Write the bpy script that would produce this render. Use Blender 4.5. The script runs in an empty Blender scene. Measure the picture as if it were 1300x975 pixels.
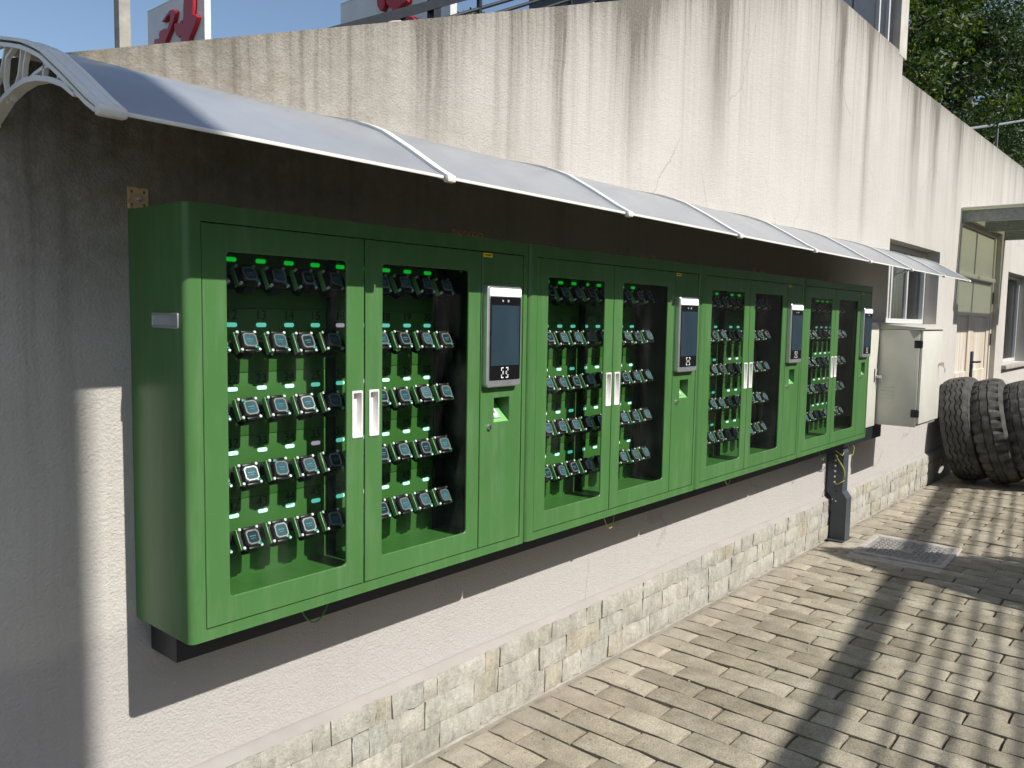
import bpy, bmesh, math, random
from mathutils import Vector, Matrix, noise
from mathutils.geometry import tessellate_polygon
random.seed(7)
PI = math.pi
scene = bpy.context.scene
C = scene.collection

# ------------------------------------------------------------------ camera
CAM = Vector((-0.895, -1.999, 1.520))
FWD = Vector((0.7560, 0.6494, -0.0819)).normalized()
RGT = Vector((0.6525, -0.7576, 0.01674)); RGT = (RGT - FWD * RGT.dot(FWD)).normalized()
UPV = RGT.cross(FWD).normalized()
LENS = 28.527
cam = bpy.data.objects.new('camera', bpy.data.cameras.new('camera'))
C.objects.link(cam)
cam.matrix_world = Matrix(((RGT.x, UPV.x, -FWD.x, CAM.x), (RGT.y, UPV.y, -FWD.y, CAM.y),
                           (RGT.z, UPV.z, -FWD.z, CAM.z), (0, 0, 0, 1)))
cam.data.sensor_width = 36; cam.data.lens = LENS
cam.data.clip_start = 0.02; cam.data.clip_end = 1500
scene.camera = cam
def project(p):
    d = Vector(p) - CAM
    z = d.dot(FWD)
    if z < 0.05: return None
    k = LENS / 36
    return (0.5 + k * d.dot(RGT) / z, 0.375 - k * d.dot(UPV) / z)

# ------------------------------------------------------------------ sky, sun, exposure
SUN_DIR = Vector((-0.095, 1.0, -0.961)).normalized()      # the way the light travels
to_sun = -SUN_DIR
w = bpy.data.worlds.new('World'); scene.world = w; w.use_nodes = True
wn = w.node_tree.nodes; wl = w.node_tree.links
sky = wn.new('ShaderNodeTexSky'); sky.sky_type = 'NISHITA'; sky.sun_disc = False
sky.sun_elevation = math.asin(to_sun.z)
sky.sun_rotation = math.atan2(to_sun.x, to_sun.y)
sky.altitude = 200; sky.air_density = 1.0; sky.dust_density = 1.4; sky.ozone_density = 1.4
wl.new(sky.outputs[0], wn['Background'].inputs[0])
wn['Background'].inputs[1].default_value = 0.110
sun = bpy.data.objects.new('sun', bpy.data.lights.new('sun', 'SUN')); C.objects.link(sun)
sun.data.energy = 4.6; sun.data.angle = math.radians(0.53); sun.data.color = (1.0, 0.965, 0.905)
sun.rotation_euler = SUN_DIR.to_track_quat('-Z', 'Y').to_euler()
sun.location = (0, -6, 9)
vs = scene.view_settings
vs.view_transform = 'Standard'; vs.look = 'None'; vs.gamma = 1; vs.exposure = 0.31
vs.use_curve_mapping = False
scene.cycles.transparent_max_bounces = 16

# ------------------------------------------------------------------ materials
MAT = {}
class NT:
    def __init__(s, name):
        s.m = bpy.data.materials.new(name); s.m.use_nodes = True; MAT[name] = s.m
        s.n = s.m.node_tree.nodes; s.l = s.m.node_tree.links
        s.b = s.n['Principled BSDF']; s.out = s.n['Material Output']
    def node(s, t, **kw):
        x = s.n.new(t)
        for k, v in kw.items(): setattr(x, k, v)
        return x
    def link(s, a, b): s.l.new(a, b)
    def val(s, inp, v):
        if isinstance(v, (int, float, tuple)): inp.default_value = v
        else: s.l.new(v, inp)
    def math(s, op, a, b=None, c=None, clamp=False):
        x = s.n.new('ShaderNodeMath'); x.operation = op; x.use_clamp = clamp
        for i, v in enumerate((a, b, c)):
            if v is not None: s.val(x.inputs[i], v)
        return x.outputs[0]
    def mix(s, f, a, b, mode='MIX'):
        x = s.n.new('ShaderNodeMix'); x.data_type = 'RGBA'; x.blend_type = mode
        s.val(x.inputs[0], f)
        for i, v in ((6, a), (7, b)):
            if isinstance(v, tuple): x.inputs[i].default_value = (*v[:3], 1)
            else: s.l.new(v, x.inputs[i])
        return x.outputs[2]
    def ramp(s, f, p0, p1, c0=(0, 0, 0), c1=(1, 1, 1)):
        x = s.n.new('ShaderNodeValToRGB'); e = x.color_ramp.elements
        e[0].position = p0; e[1].position = p1; e[0].color = (*c0, 1); e[1].color = (*c1, 1)
        s.val(x.inputs[0], f); return x.outputs[0]
    def pos(s, kind='Object'):
        return s.n.new('ShaderNodeTexCoord').outputs[kind] if kind != 'World' else s.n.new('ShaderNodeNewGeometry').outputs['Position']
    def mapping(s, v, scale=(1, 1, 1), loc=(0, 0, 0)):
        x = s.n.new('ShaderNodeMapping'); s.l.new(v, x.inputs[0])
        x.inputs['Scale'].default_value = scale; x.inputs['Location'].default_value = loc
        return x.outputs[0]
    def noise(s, v, scale, detail=4, rough=0.55, out=0):
        x = s.n.new('ShaderNodeTexNoise'); s.l.new(v, x.inputs['Vector'])
        x.inputs['Scale'].default_value = scale; x.inputs['Detail'].default_value = detail
        x.inputs['Roughness'].default_value = rough
        return x.outputs[out]
    def bump(s, h, strength=0.4, dist=0.004):
        x = s.n.new('ShaderNodeBump'); x.inputs['Strength'].default_value = strength
        x.inputs['Distance'].default_value = dist; s.l.new(h, x.inputs['Height'])
        s.l.new(x.outputs[0], s.b.inputs['Normal'])
    def set(s, col=None, rough=None, metal=None, spec=None):
        if col is not None:
            if isinstance(col, tuple): s.b.inputs['Base Color'].default_value = (*col[:3], 1)
            else: s.l.new(col, s.b.inputs['Base Color'])
        if rough is not None: s.val(s.b.inputs['Roughness'], rough)
        if metal is not None: s.b.inputs['Metallic'].default_value = metal
        if spec is not None: s.b.inputs['Specular IOR Level'].default_value = spec
        return s

def simple(name, col, rough=0.5, metal=0.0, var=0.12, scale=25.0, bump=0.0, spec=0.5):
    t = NT(name); p = t.pos('World')
    n = t.noise(p, scale, 5, 0.6)
    lo = tuple(c * (1 - var) for c in col); hi = tuple(min(1, c * (1 + var)) for c in col)
    t.set(t.ramp(n, 0.3, 0.7, lo, hi), None, metal, spec)
    t.set(rough=t.math('ADD', rough - 0.06, t.math('MULTIPLY', t.noise(p, scale * 0.5, 3), 0.12)))
    if bump: t.bump(t.noise(p, scale * 6, 3), bump, 0.002)
    return t

# green powder coat with faint orange peel, dust and scuffs
def green_paint(name, col):
    t = NT(name); p = t.pos('World')
    big = t.noise(p, 2.2, 5, 0.6)
    c = t.ramp(big, 0.3, 0.7, tuple(x * 0.93 for x in col), tuple(x * 1.07 for x in col))
    scr = t.noise(t.mapping(p, (6, 6, 60)), 4.0, 6, 0.75)
    f = t.math('MULTIPLY', t.ramp(scr, 0.62, 0.76), 0.22)
    dust = t.math('MULTIPLY', t.ramp(t.noise(t.mapping(p, (14, 14, 1.6)), 2.0, 7, 0.7), 0.48, 0.80), 0.16)
    f = t.math('ADD', f, dust)
    c = t.mix(f, c, (0.35, 0.42, 0.30))
    t.set(c, t.math('ADD', 0.31, t.math('MULTIPLY', big, 0.10)), spec=0.45)
    t.bump(t.math('ADD', t.math('MULTIPLY', t.noise(p, 420, 2), 0.10), t.math('MULTIPLY', t.noise(p, 5.0, 2), 6.0)), 0.30, 0.0006)
    return t
green_paint('green', (0.066, 0.172, 0.050))
simple('green_inner', (0.054, 0.165, 0.034), 0.42, var=0.05, scale=4)
simple('shade_black', (0.014, 0.019, 0.016), 0.45)  # near-black colour that stands in for shade inside the cabinets
simple('dark_gap', (0.012, 0.016, 0.012), 0.8)
simple('white_plastic', (0.78, 0.76, 0.74), 0.35, var=0.05)
simple('silver', (0.62, 0.63, 0.64), 0.32, metal=0.75, var=0.06)
simple('grey_plastic', (0.42, 0.44, 0.45), 0.4)
simple('grip_tray', (0.40, 0.41, 0.41), 0.4)
simple('black_glossy', (0.010, 0.010, 0.012), 0.12, var=0.1)
simple('black_rubber', (0.012, 0.012, 0.013), 0.55, var=0.3)
simple('print_black', (0.012, 0.018, 0.012), 0.6)
simple('print_white', (0.85, 0.85, 0.85), 0.5, var=0.03)
simple('brass', (0.74, 0.52, 0.30), 0.45, metal=0.10, var=0.3, scale=60)
simple('steel_screw', (0.70, 0.69, 0.66), 0.25, metal=0.9)
simple('yellow_label', (0.92, 0.68, 0.03), 0.5, var=0.05)
simple('teal', (0.02, 0.34, 0.29), 0.35)
simple('peg_white', (0.85, 0.85, 0.83), 0.22, var=0.04)
simple('holder_green', (0.20, 0.48, 0.16), 0.3, var=0.06)
simple('steel_dark', (0.062, 0.078, 0.090), 0.42, metal=0.2, var=0.12, scale=12)
simple('steel_black', (0.016, 0.020, 0.026), 0.45, var=0.2)
simple('wire_yellow', (0.42, 0.43, 0.07), 0.4)
simple('wire_green', (0.08, 0.30, 0.06), 0.4)
simple('rib_plastic', (0.74, 0.73, 0.67), 0.45, var=0.06, scale=15)
simple('box_cream', (0.62, 0.61, 0.54), 0.42, var=0.05, scale=6)
simple('window_white', (0.58, 0.58, 0.57), 0.4, var=0.05)
simple('room_dark', (0.06, 0.06, 0.055), 0.9)
simple('sign_white', (0.66, 0.68, 0.68), 0.5, var=0.08, scale=9)
simple('sign_red', (0.40, 0.015, 0.022), 0.38, var=0.1)
simple('cladding_dark', (0.05, 0.055, 0.06), 0.4, var=0.25, scale=8)
simple('render_cream', (0.50, 0.47, 0.42), 0.9, var=0.15, scale=6, bump=0.4)
simple('dull_glass', (0.03, 0.033, 0.037), 0.42, var=0.3)
simple('hood_grey', (0.26, 0.28, 0.27), 0.6, var=0.2)
simple('bark', (0.075, 0.058, 0.042), 0.9, var=0.4, scale=14, bump=0.6)
simple('iron', (0.28, 0.27, 0.25), 0.75, metal=0.1, var=0.35, scale=30, bump=0.5)
simple('concrete', (0.36, 0.34, 0.30), 0.9, var=0.22, scale=10, bump=0.5)
simple('mortar', (0.40, 0.365, 0.325), 0.92, var=0.2, scale=18, bump=0.7)
simple('lip_render', (0.33, 0.305, 0.285), 0.95, var=0.10, scale=5, bump=0.25)
simple('block_grey', (0.17, 0.165, 0.155), 0.9, var=0.25, scale=5, bump=0.4)
simple('pipe_grey', (0.20, 0.21, 0.22), 0.5)

# stained stucco
def stucco():
    t = NT('stucco'); p = t.pos('World')
    uv = t.node('ShaderNodeUVMap').outputs[0]
    sp = t.node('ShaderNodeSeparateXYZ'); t.link(uv, sp.inputs[0]); u, v = sp.outputs[0], sp.outputs[1]
    wx = t.node('ShaderNodeSeparateXYZ'); t.link(p, wx.inputs[0]); z = wx.outputs[2]
    big = t.noise(p, 1.1, 6, 0.6)
    base = t.ramp(big, 0.3, 0.72, (0.51, 0.48, 0.435), (0.605, 0.575, 0.53))
    # pinker, cleaner repaint low down
    low = t.math('SUBTRACT', 1.0, t.ramp(t.math('ADD', z, t.math('MULTIPLY', big, 0.5)), 0.95, 1.5), clamp=True)
    base = t.mix(t.math('MULTIPLY', low, 0.85), base, (0.465, 0.438, 0.418))
    # wandering u so that the streaks are not rulers
    wob = t.math('MULTIPLY', t.math('SUBTRACT', t.noise(p, 2.5, 2), 0.5), 0.05)
    def streak(su, sv, off):
        cx = t.node('ShaderNodeCombineXYZ')
        t.link(t.math('ADD', t.math('ADD', u, wob), off), cx.inputs[0]); t.link(v, cx.inputs[1])
        return t.noise(t.mapping(cx.outputs[0], (su, sv, 1)), 1.0, 7, 0.62)
    # length of the run at each place along the top
    cu = t.node('ShaderNodeCombineXYZ'); t.link(u, cu.inputs[0])
    ln = t.noise(t.mapping(cu.outputs[0], (2.6, 1, 1)), 1.0, 5, 0.7)
    ln = t.math('ADD', 0.16, t.math('MULTIPLY', t.math('POWER', t.math('MULTIPLY', ln, 1.55), 4.0), 0.55))
    fall = t.math('POWER', t.math('DIVIDE', ln, t.math('ADD', ln, t.math('MAXIMUM', v, 0.0))), 1.7)
    s1 = t.ramp(streak(6, 0.45, 0.0), 0.34, 0.70)
    s2 = t.ramp(streak(26, 0.5, 3.7), 0.47, 0.74)
    s3 = t.ramp(streak(2.1, 0.18, 9.1), 0.52, 0.72)
    d = t.math('MULTIPLY', fall, t.math('ADD', 0.30, t.math('ADD', t.math('MULTIPLY', s1, 0.60), t.math('MULTIPLY', s2, 0.85))), clamp=True)
    # long thin runs that go on down
    run = t.math('MULTIPLY', t.math('MULTIPLY', s2, s3), t.ramp(t.math('DIVIDE', v, 2.2), 0.25, 1.0, (0.62, 0.62, 0.62), (0, 0, 0)))
    # two old overflow stains with black algae
    def stain(uc, wd, ht):
        g = t.math('DIVIDE', t.math('SUBTRACT', t.math('ADD', u, t.math('MULTIPLY', wob, 1.2)), uc), wd)
        g = t.math('POWER', 2.718, t.math('MULTIPLY', t.math('MULTIPLY', g, g), -1.0))
        h = t.math('SUBTRACT', 1.0, t.math('DIVIDE', v, ht), clamp=True)
        return t.math('MULTIPLY', t.math('MULTIPLY', g, h), t.math('ADD', 0.35, t.math('MULTIPLY', s1, 0.9)))
    st = t.math('ADD', t.math('ADD', stain(1.70, 0.060, 1.0), stain(1.04, 0.09, 0.6)), t.math('ADD', stain(4.75, 0.10, 1.6), stain(3.0, 0.10, 1.1)))
    st = t.math('ADD', st, t.math('ADD', stain(6.55, 0.12, 1.5), t.math('ADD', stain(7.2, 0.16, 1.2), stain(8.1, 0.13, 1.3))))
    st = t.math('ADD', st, t.math('ADD', stain(5.35, 0.07, 1.7), stain(2.25, 0.22, 0.7)))
    dirt = t.math('ADD', t.math('ADD', d, t.math('MULTIPLY', run, 0.5)), t.math('MULTIPLY', st, 0.85), clamp=True)
    spk = t.noise(p, 95, 3, 0.7)
    dirt = t.math('MULTIPLY', dirt, t.math('ADD', 0.55, t.math('MULTIPLY', spk, 0.8)), clamp=True)
    # the bare, weathered old end of the wall
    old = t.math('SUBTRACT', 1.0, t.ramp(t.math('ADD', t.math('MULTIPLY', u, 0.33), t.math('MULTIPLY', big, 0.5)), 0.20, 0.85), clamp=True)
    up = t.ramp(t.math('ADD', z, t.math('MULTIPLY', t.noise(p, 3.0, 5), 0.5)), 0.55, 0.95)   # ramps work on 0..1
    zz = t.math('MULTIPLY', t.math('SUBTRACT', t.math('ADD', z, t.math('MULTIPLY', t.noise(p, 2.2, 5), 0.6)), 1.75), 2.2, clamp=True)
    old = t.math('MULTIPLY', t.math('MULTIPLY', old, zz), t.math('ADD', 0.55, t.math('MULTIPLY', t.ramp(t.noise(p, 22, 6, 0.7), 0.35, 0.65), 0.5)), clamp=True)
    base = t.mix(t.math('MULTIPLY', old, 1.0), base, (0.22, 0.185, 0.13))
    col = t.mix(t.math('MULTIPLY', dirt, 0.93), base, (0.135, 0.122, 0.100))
    # paint spatter and splash dirt near the ground
    sp2 = t.ramp(t.noise(p, 46, 2, 0.5), 0.735, 0.755)
    col = t.mix(t.math('MULTIPLY', sp2, t.math('MULTIPLY', low, 0.5)), col, (0.75, 0.72, 0.68))
    # hairline cracks
    vo = t.node('ShaderNodeTexVoronoi', feature='DISTANCE_TO_EDGE'); vo.inputs['Scale'].default_value = 0.85
    t.link(t.mix(0.16, p, t.noise(p, 3.0, 5, 0.6, 1), 'ADD'), vo.inputs['Vector'])
    crack = t.math('SUBTRACT', 1.0, t.ramp(vo.outputs['Distance'], 0.0, 0.0035), clamp=True)
    crack = t.math('MULTIPLY', crack, t.ramp(t.noise(p, 1.7, 3), 0.5, 0.6))
    col = t.mix(t.math('MULTIPLY', crack, 0.45), col, (0.16, 0.14, 0.12))
    t.set(col, 0.93, spec=0.2)
    h = t.math('ADD', t.noise(p, 130, 4, 0.65), t.math('MULTIPLY', t.noise(p, 34, 3, 0.6), 0.7))
    t.bump(h, 0.65, 0.008)
stucco()

def glass(name, tint=(1, 1, 1), ior=1.5, rough=0.0):
    t = NT(name); n = t.n; n.remove(t.b)
    tr = t.node('ShaderNodeBsdfTransparent'); tr.inputs[0].default_value = (*tint, 1)
    gl = t.node('ShaderNodeBsdfGlossy'); gl.inputs['Roughness'].default_value = rough
    lw = t.node('ShaderNodeLayerWeight'); lw.inputs[0].default_value = 0.5
    f0 = ((ior - 1) / (ior + 1)) ** 2
    fr = t.math('ADD', f0, t.math('MULTIPLY', t.math('POWER', lw.outputs['Facing'], 5.0), 0.9), clamp=True)
    mx = t.node('ShaderNodeMixShader')
    # dust film and wipe marks on the pane
    df = t.node('ShaderNodeBsdfDiffuse'); df.inputs[0].default_value = (0.6, 0.6, 0.58, 1)
    p = t.pos('World')
    smear = t.math('MULTIPLY', t.ramp(t.noise(t.mapping(p, (1, 1, 0.35)), 7.0, 6, 0.65), 0.50, 0.85), 0.022)
    m2 = t.node('ShaderNodeMixShader')
    t.link(smear, m2.inputs[0]); t.link(tr.outputs[0], m2.inputs[1]); t.link(df.outputs[0], m2.inputs[2])
    t.link(fr, mx.inputs[0]); t.link(m2.outputs[0], mx.inputs[1]); t.link(gl.outputs[0], mx.inputs[2])
    t.link(mx.outputs[0], t.out.inputs[0])
glass('glass', (0.93, 0.96, 0.94))
glass('window_glass', (0.55, 0.6, 0.6), 1.6)

def emit(name, base, col, strength, rough=0.3):
    t = NT(name); t.set(base, rough)
    t.b.inputs['Emission Color'].default_value = (*col, 1); t.b.inputs['Emission Strength'].default_value = strength
    n = t.noise(t.pos('World'), 40, 2); t.set(rough=t.math('ADD', rough, t.math('MULTIPLY', n, 0.05)))
emit('led_green', (0.25, 0.5, 0.25), (0.0, 0.34, 0.02), 0.9)
emit('led_cyan', (0.92, 0.94, 0.94), (0.07, 0.55, 0.43), 0.75)
emit('led_violet', (0.90, 0.88, 0.92), (0.34, 0.25, 0.36), 0.8)
emit('sensor_pink', (0.6, 0.5, 0.6), (0.9, 0.65, 0.9), 0.9)
emit('sensor_core', (0.2, 0.1, 0.2), (0.35, 0.12, 0.33), 0.9)
emit('terminal_lamp', (0.9, 0.9, 0.9), (1.0, 1.0, 1.0), 0.55)

def screen_mat(name, c0, c1, rough):
    t = NT(name); p = t.pos('World')
    c = t.ramp(t.noise(t.mapping(p, (8, 8, 2)), 2.0, 4), 0.3, 0.7, c0, c1)
    t.set(c, rough, spec=0.45)
screen_mat('terminal_screen', (0.022, 0.040, 0.055), (0.031, 0.053, 0.070), 0.16)
screen_mat('watch_screen', (0.03, 0.07, 0.09), (0.09, 0.17, 0.21), 0.10)
screen_mat('watch_screen_off', (0.012, 0.020, 0.026), (0.028, 0.045, 0.055), 0.12)
simple('watch_mark', (0.07, 0.30, 0.36), 0.3)
simple('watch_bezel', (0.36, 0.35, 0.34), 0.3, metal=0.6)
simple('watch_case', (0.013, 0.013, 0.014), 0.38, var=0.2)

def canopy_mat():
    t = NT('canopy_sheet'); p = t.pos('World')
    n = t.noise(p, 5, 5, 0.6)
    c = t.ramp(n, 0.3, 0.7, (0.30, 0.325, 0.36), (0.36, 0.385, 0.42))
    dst = t.ramp(t.noise(t.mapping(p, (9, 2.0, 2.0)), 3.0, 6, 0.7), 0.52, 0.75)
    c = t.mix(t.math('MULTIPLY', dst, 0.12), c, (0.42, 0.39, 0.33))
    t.set(c, t.math('ADD', 0.14, t.math('MULTIPLY', n, 0.12)))
    tl = t.node('ShaderNodeBsdfTranslucent'); tl.inputs[0].default_value = (0.60, 0.48, 0.36, 1)
    mx = t.node('ShaderNodeMixShader'); mx.inputs[0].default_value = 0.15
    t.link(t.b.outputs[0], mx.inputs[1]); t.link(tl.outputs[0], mx.inputs[2]); t.link(mx.outputs[0], t.out.inputs[0])
canopy_mat()

def paver_mat(name, island):
    t = NT(name); p = t.pos('World')
    if island: r = t.node('ShaderNodeNewGeometry').outputs['Random Per Island']
    else: r = t.node('ShaderNodeObjectInfo').outputs['Random']
    c = t.ramp(r, 0.0, 1.0, (0.345, 0.310, 0.238), (0.500, 0.458, 0.368))
    n = t.noise(p, 9, 6, 0.65)
    blot = t.ramp(t.noise(p, 1.7, 6, 0.7), 0.35, 0.65, (0.74, 0.73, 0.71), (1.06, 1.06, 1.05)); c = t.mix(0.8, c, blot, 'MULTIPLY')
    c = t.mix(0.75, c, t.ramp(n, 0.3, 0.75, (0.55, 0.53, 0.49), (1.15, 1.13, 1.10)), 'MULTIPLY')
    fine = t.noise(p, 170, 3, 0.7)
    c = t.mix(0.8, c, t.ramp(fine, 0.33, 0.6, (0.5, 0.48, 0.45), (1.12, 1.12, 1.12)), 'MULTIPLY')
    # cement washed over the stones beside the wall
    wx = t.node('ShaderNodeSeparateXYZ'); t.link(p, wx.inputs[0])
    near = t.math('ADD', t.math('MULTIPLY', wx.outputs[1], 2.6), t.math('ADD', 0.55, t.math('MULTIPLY', t.noise(p, 6, 5), 1.1)), clamp=True)
    c = t.mix(t.math('MULTIPLY', t.math('POWER', near, 2.0), 0.55), c, (0.45, 0.41, 0.34))
    scr = t.ramp(t.noise(t.mapping(p, (30, 2.5, 1)), 3.0, 4, 0.6), 0.70, 0.73)
    c = t.mix(t.math('MULTIPLY', scr, 0.35), c, (0.55, 0.53, 0.48))
    t.set(c, 0.88, spec=0.25)
    t.bump(t.math('ADD', fine, t.math('MULTIPLY', t.noise(p, 30, 4, 0.6), 1.3)), 0.6, 0.004)
paver_mat('paver', False); paver_mat('paver_mass', True)

def ground_mat():
    t = NT('soil'); p = t.pos('World')
    n = t.noise(p, 12, 6, 0.7)
    wx = t.node('ShaderNodeSeparateXYZ'); t.link(p, wx.inputs[0])
    near = t.math('ADD', t.math('MULTIPLY', wx.outputs[1], 3.0), t.math('ADD', 0.6, t.math('MULTIPLY', t.noise(p, 6, 5), 0.9)), clamp=True)
    c = t.ramp(n, 0.3, 0.7, (0.055, 0.046, 0.032), (0.14, 0.12, 0.085))
    c = t.mix(near, c, t.ramp(n, 0.3, 0.7, (0.26, 0.235, 0.19), (0.36, 0.33, 0.27)))
    t.set(c, 0.95, spec=0.2); t.bump(t.noise(p, 90, 4, 0.7), 0.9, 0.006)
ground_mat()

def stone_mat():
    t = NT('stone'); p = t.pos('World')
    r = t.node('ShaderNodeObjectInfo').outputs['Random']
    x = t.node('ShaderNodeValToRGB'); e = x.color_ramp.elements
    e[0].position = 0; e[0].color = (0.50, 0.475, 0.42, 1); e[1].position = 1; e[1].color = (0.36, 0.365, 0.33, 1)
    for pos_, c_ in ((0.35, (0.43, 0.41, 0.36)), (0.55, (0.52, 0.49, 0.43)), (0.72, (0.42, 0.42, 0.38)), (0.90, (0.46, 0.41, 0.31))):
        q = e.new(pos_); q.color = (*c_, 1)
    t.link(r, x.inputs[0])
    # slanting cleavage grain
    mp = t.mapping(p, (26, 8, 7)); mp.node.inputs['Rotation'].default_value = (0, 0.5, 0)
    g = t.noise(mp, 2.0, 8, 0.72)
    c = t.mix(0.7, x.outputs[0], t.ramp(g, 0.3, 0.7, (0.50, 0.51, 0.50), (1.22, 1.20, 1.16)), 'MULTIPLY')
    fl = t.ramp(t.noise(p, 11, 7, 0.7), 0.30, 0.60, (0.62, 0.62, 0.62), (1.05, 1.05, 1.04)); c = t.mix(0.8, c, fl, 'MULTIPLY')
    wash = t.ramp(t.noise(p, 7, 6, 0.7), 0.42, 0.68)
    c = t.mix(t.math('MULTIPLY', wash, 0.45), c, (0.60, 0.57, 0.515))
    drip = t.math('MULTIPLY', t.ramp(t.noise(t.mapping(p, (70, 1, 5)), 1.0, 3), 0.68, 0.72), 0.7)
    c = t.mix(drip, c, (0.68, 0.65, 0.60))
    t.set(c, 0.85, spec=0.3)
    t.bump(t.math('ADD', g, t.math('MULTIPLY', t.noise(p, 60, 4, 0.6), 0.6)), 0.9, 0.010)
stone_mat()

def rubber_mat():
    t = NT('tyre_rubber'); p = t.pos('World')
    n = t.noise(p, 14, 5, 0.65)
    c = t.ramp(n, 0.35, 0.72, (0.032, 0.032, 0.030), (0.115, 0.108, 0.098))
    t.set(c, 0.72, spec=0.35); t.bump(t.noise(p, 180, 3), 0.3, 0.002)
rubber_mat()

def door_mat():
    t = NT('door_paint'); p = t.pos('World')
    s = t.noise(t.mapping(p, (9, 9, 0.5)), 1.6, 6, 0.65)
    wx = t.node('ShaderNodeSeparateXYZ'); t.link(p, wx.inputs[0])
    f = t.math('MULTIPLY', t.ramp(s, 0.40, 0.58), t.math('SUBTRACT', 1.0, t.ramp(t.math('DIVIDE', wx.outputs[2], 2.2), 0.62, 0.82), clamp=True))
    c = t.mix(t.math('MULTIPLY', f, 0.55), (0.66, 0.64, 0.58), (0.46, 0.27, 0.10))
    t.set(c, 0.55); t.bump(t.noise(p, 60, 4), 0.3, 0.002)
door_mat()

def leaf_mat(name, c0, c1, c2):
    t = NT(name)
    r = t.node('ShaderNodeNewGeometry').outputs['Random Per Island']
    x = t.node('ShaderNodeValToRGB'); e = x.color_ramp.elements
    e[0].position = 0; e[0].color = (*c0, 1); e[1].position = 1; e[1].color = (*c2, 1)
    q = e.new(0.6); q.color = (*c1, 1)
    t.link(r, x.inputs[0]); t.set(x.outputs[0], 0.5, spec=0.3)
    tl = t.node('ShaderNodeBsdfTranslucent'); t.link(t.mix(1.0, x.outputs[0], (1.5, 1.7, 0.5), 'MULTIPLY'), tl.inputs[0])
    m = t.node('ShaderNodeMixShader'); m.inputs[0].default_value = 0.30
    t.link(t.b.outputs[0], m.inputs[1]); t.link(tl.outputs[0], m.inputs[2]); t.link(m.outputs[0], t.out.inputs[0])
leaf_mat('leaf_dark', (0.012, 0.026, 0.008), (0.022, 0.045, 0.011), (0.045, 0.075, 0.014))
leaf_mat('leaf_mid', (0.020, 0.042, 0.010), (0.035, 0.065, 0.013), (0.12, 0.15, 0.02))
def hill_mat():
    t = NT('hill_soil'); p = t.pos('World'); n = t.noise(p, 1.5, 7, 0.7)
    t.set(t.ramp(n, 0.3, 0.7, (0.030, 0.034, 0.014), (0.09, 0.075, 0.04)), 0.95); t.bump(t.noise(p, 8, 5), 0.8, 0.1)
hill_mat()
def poly_mat():
    t = NT('hood_sheet'); n = t.n
    tr = t.node('ShaderNodeBsdfTransparent'); tr.inputs[0].default_value = (0.80, 0.83, 0.70, 1)
    m = t.node('ShaderNodeMixShader'); m.inputs[0].default_value = 0.35
    t.link(tr.outputs[0], m.inputs[1]); t.set((0.45, 0.47, 0.40), 0.4)
    t.link(t.b.outputs[0], m.inputs[2]); t.link(m.outputs[0], t.out.inputs[0])
poly_mat()

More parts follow.
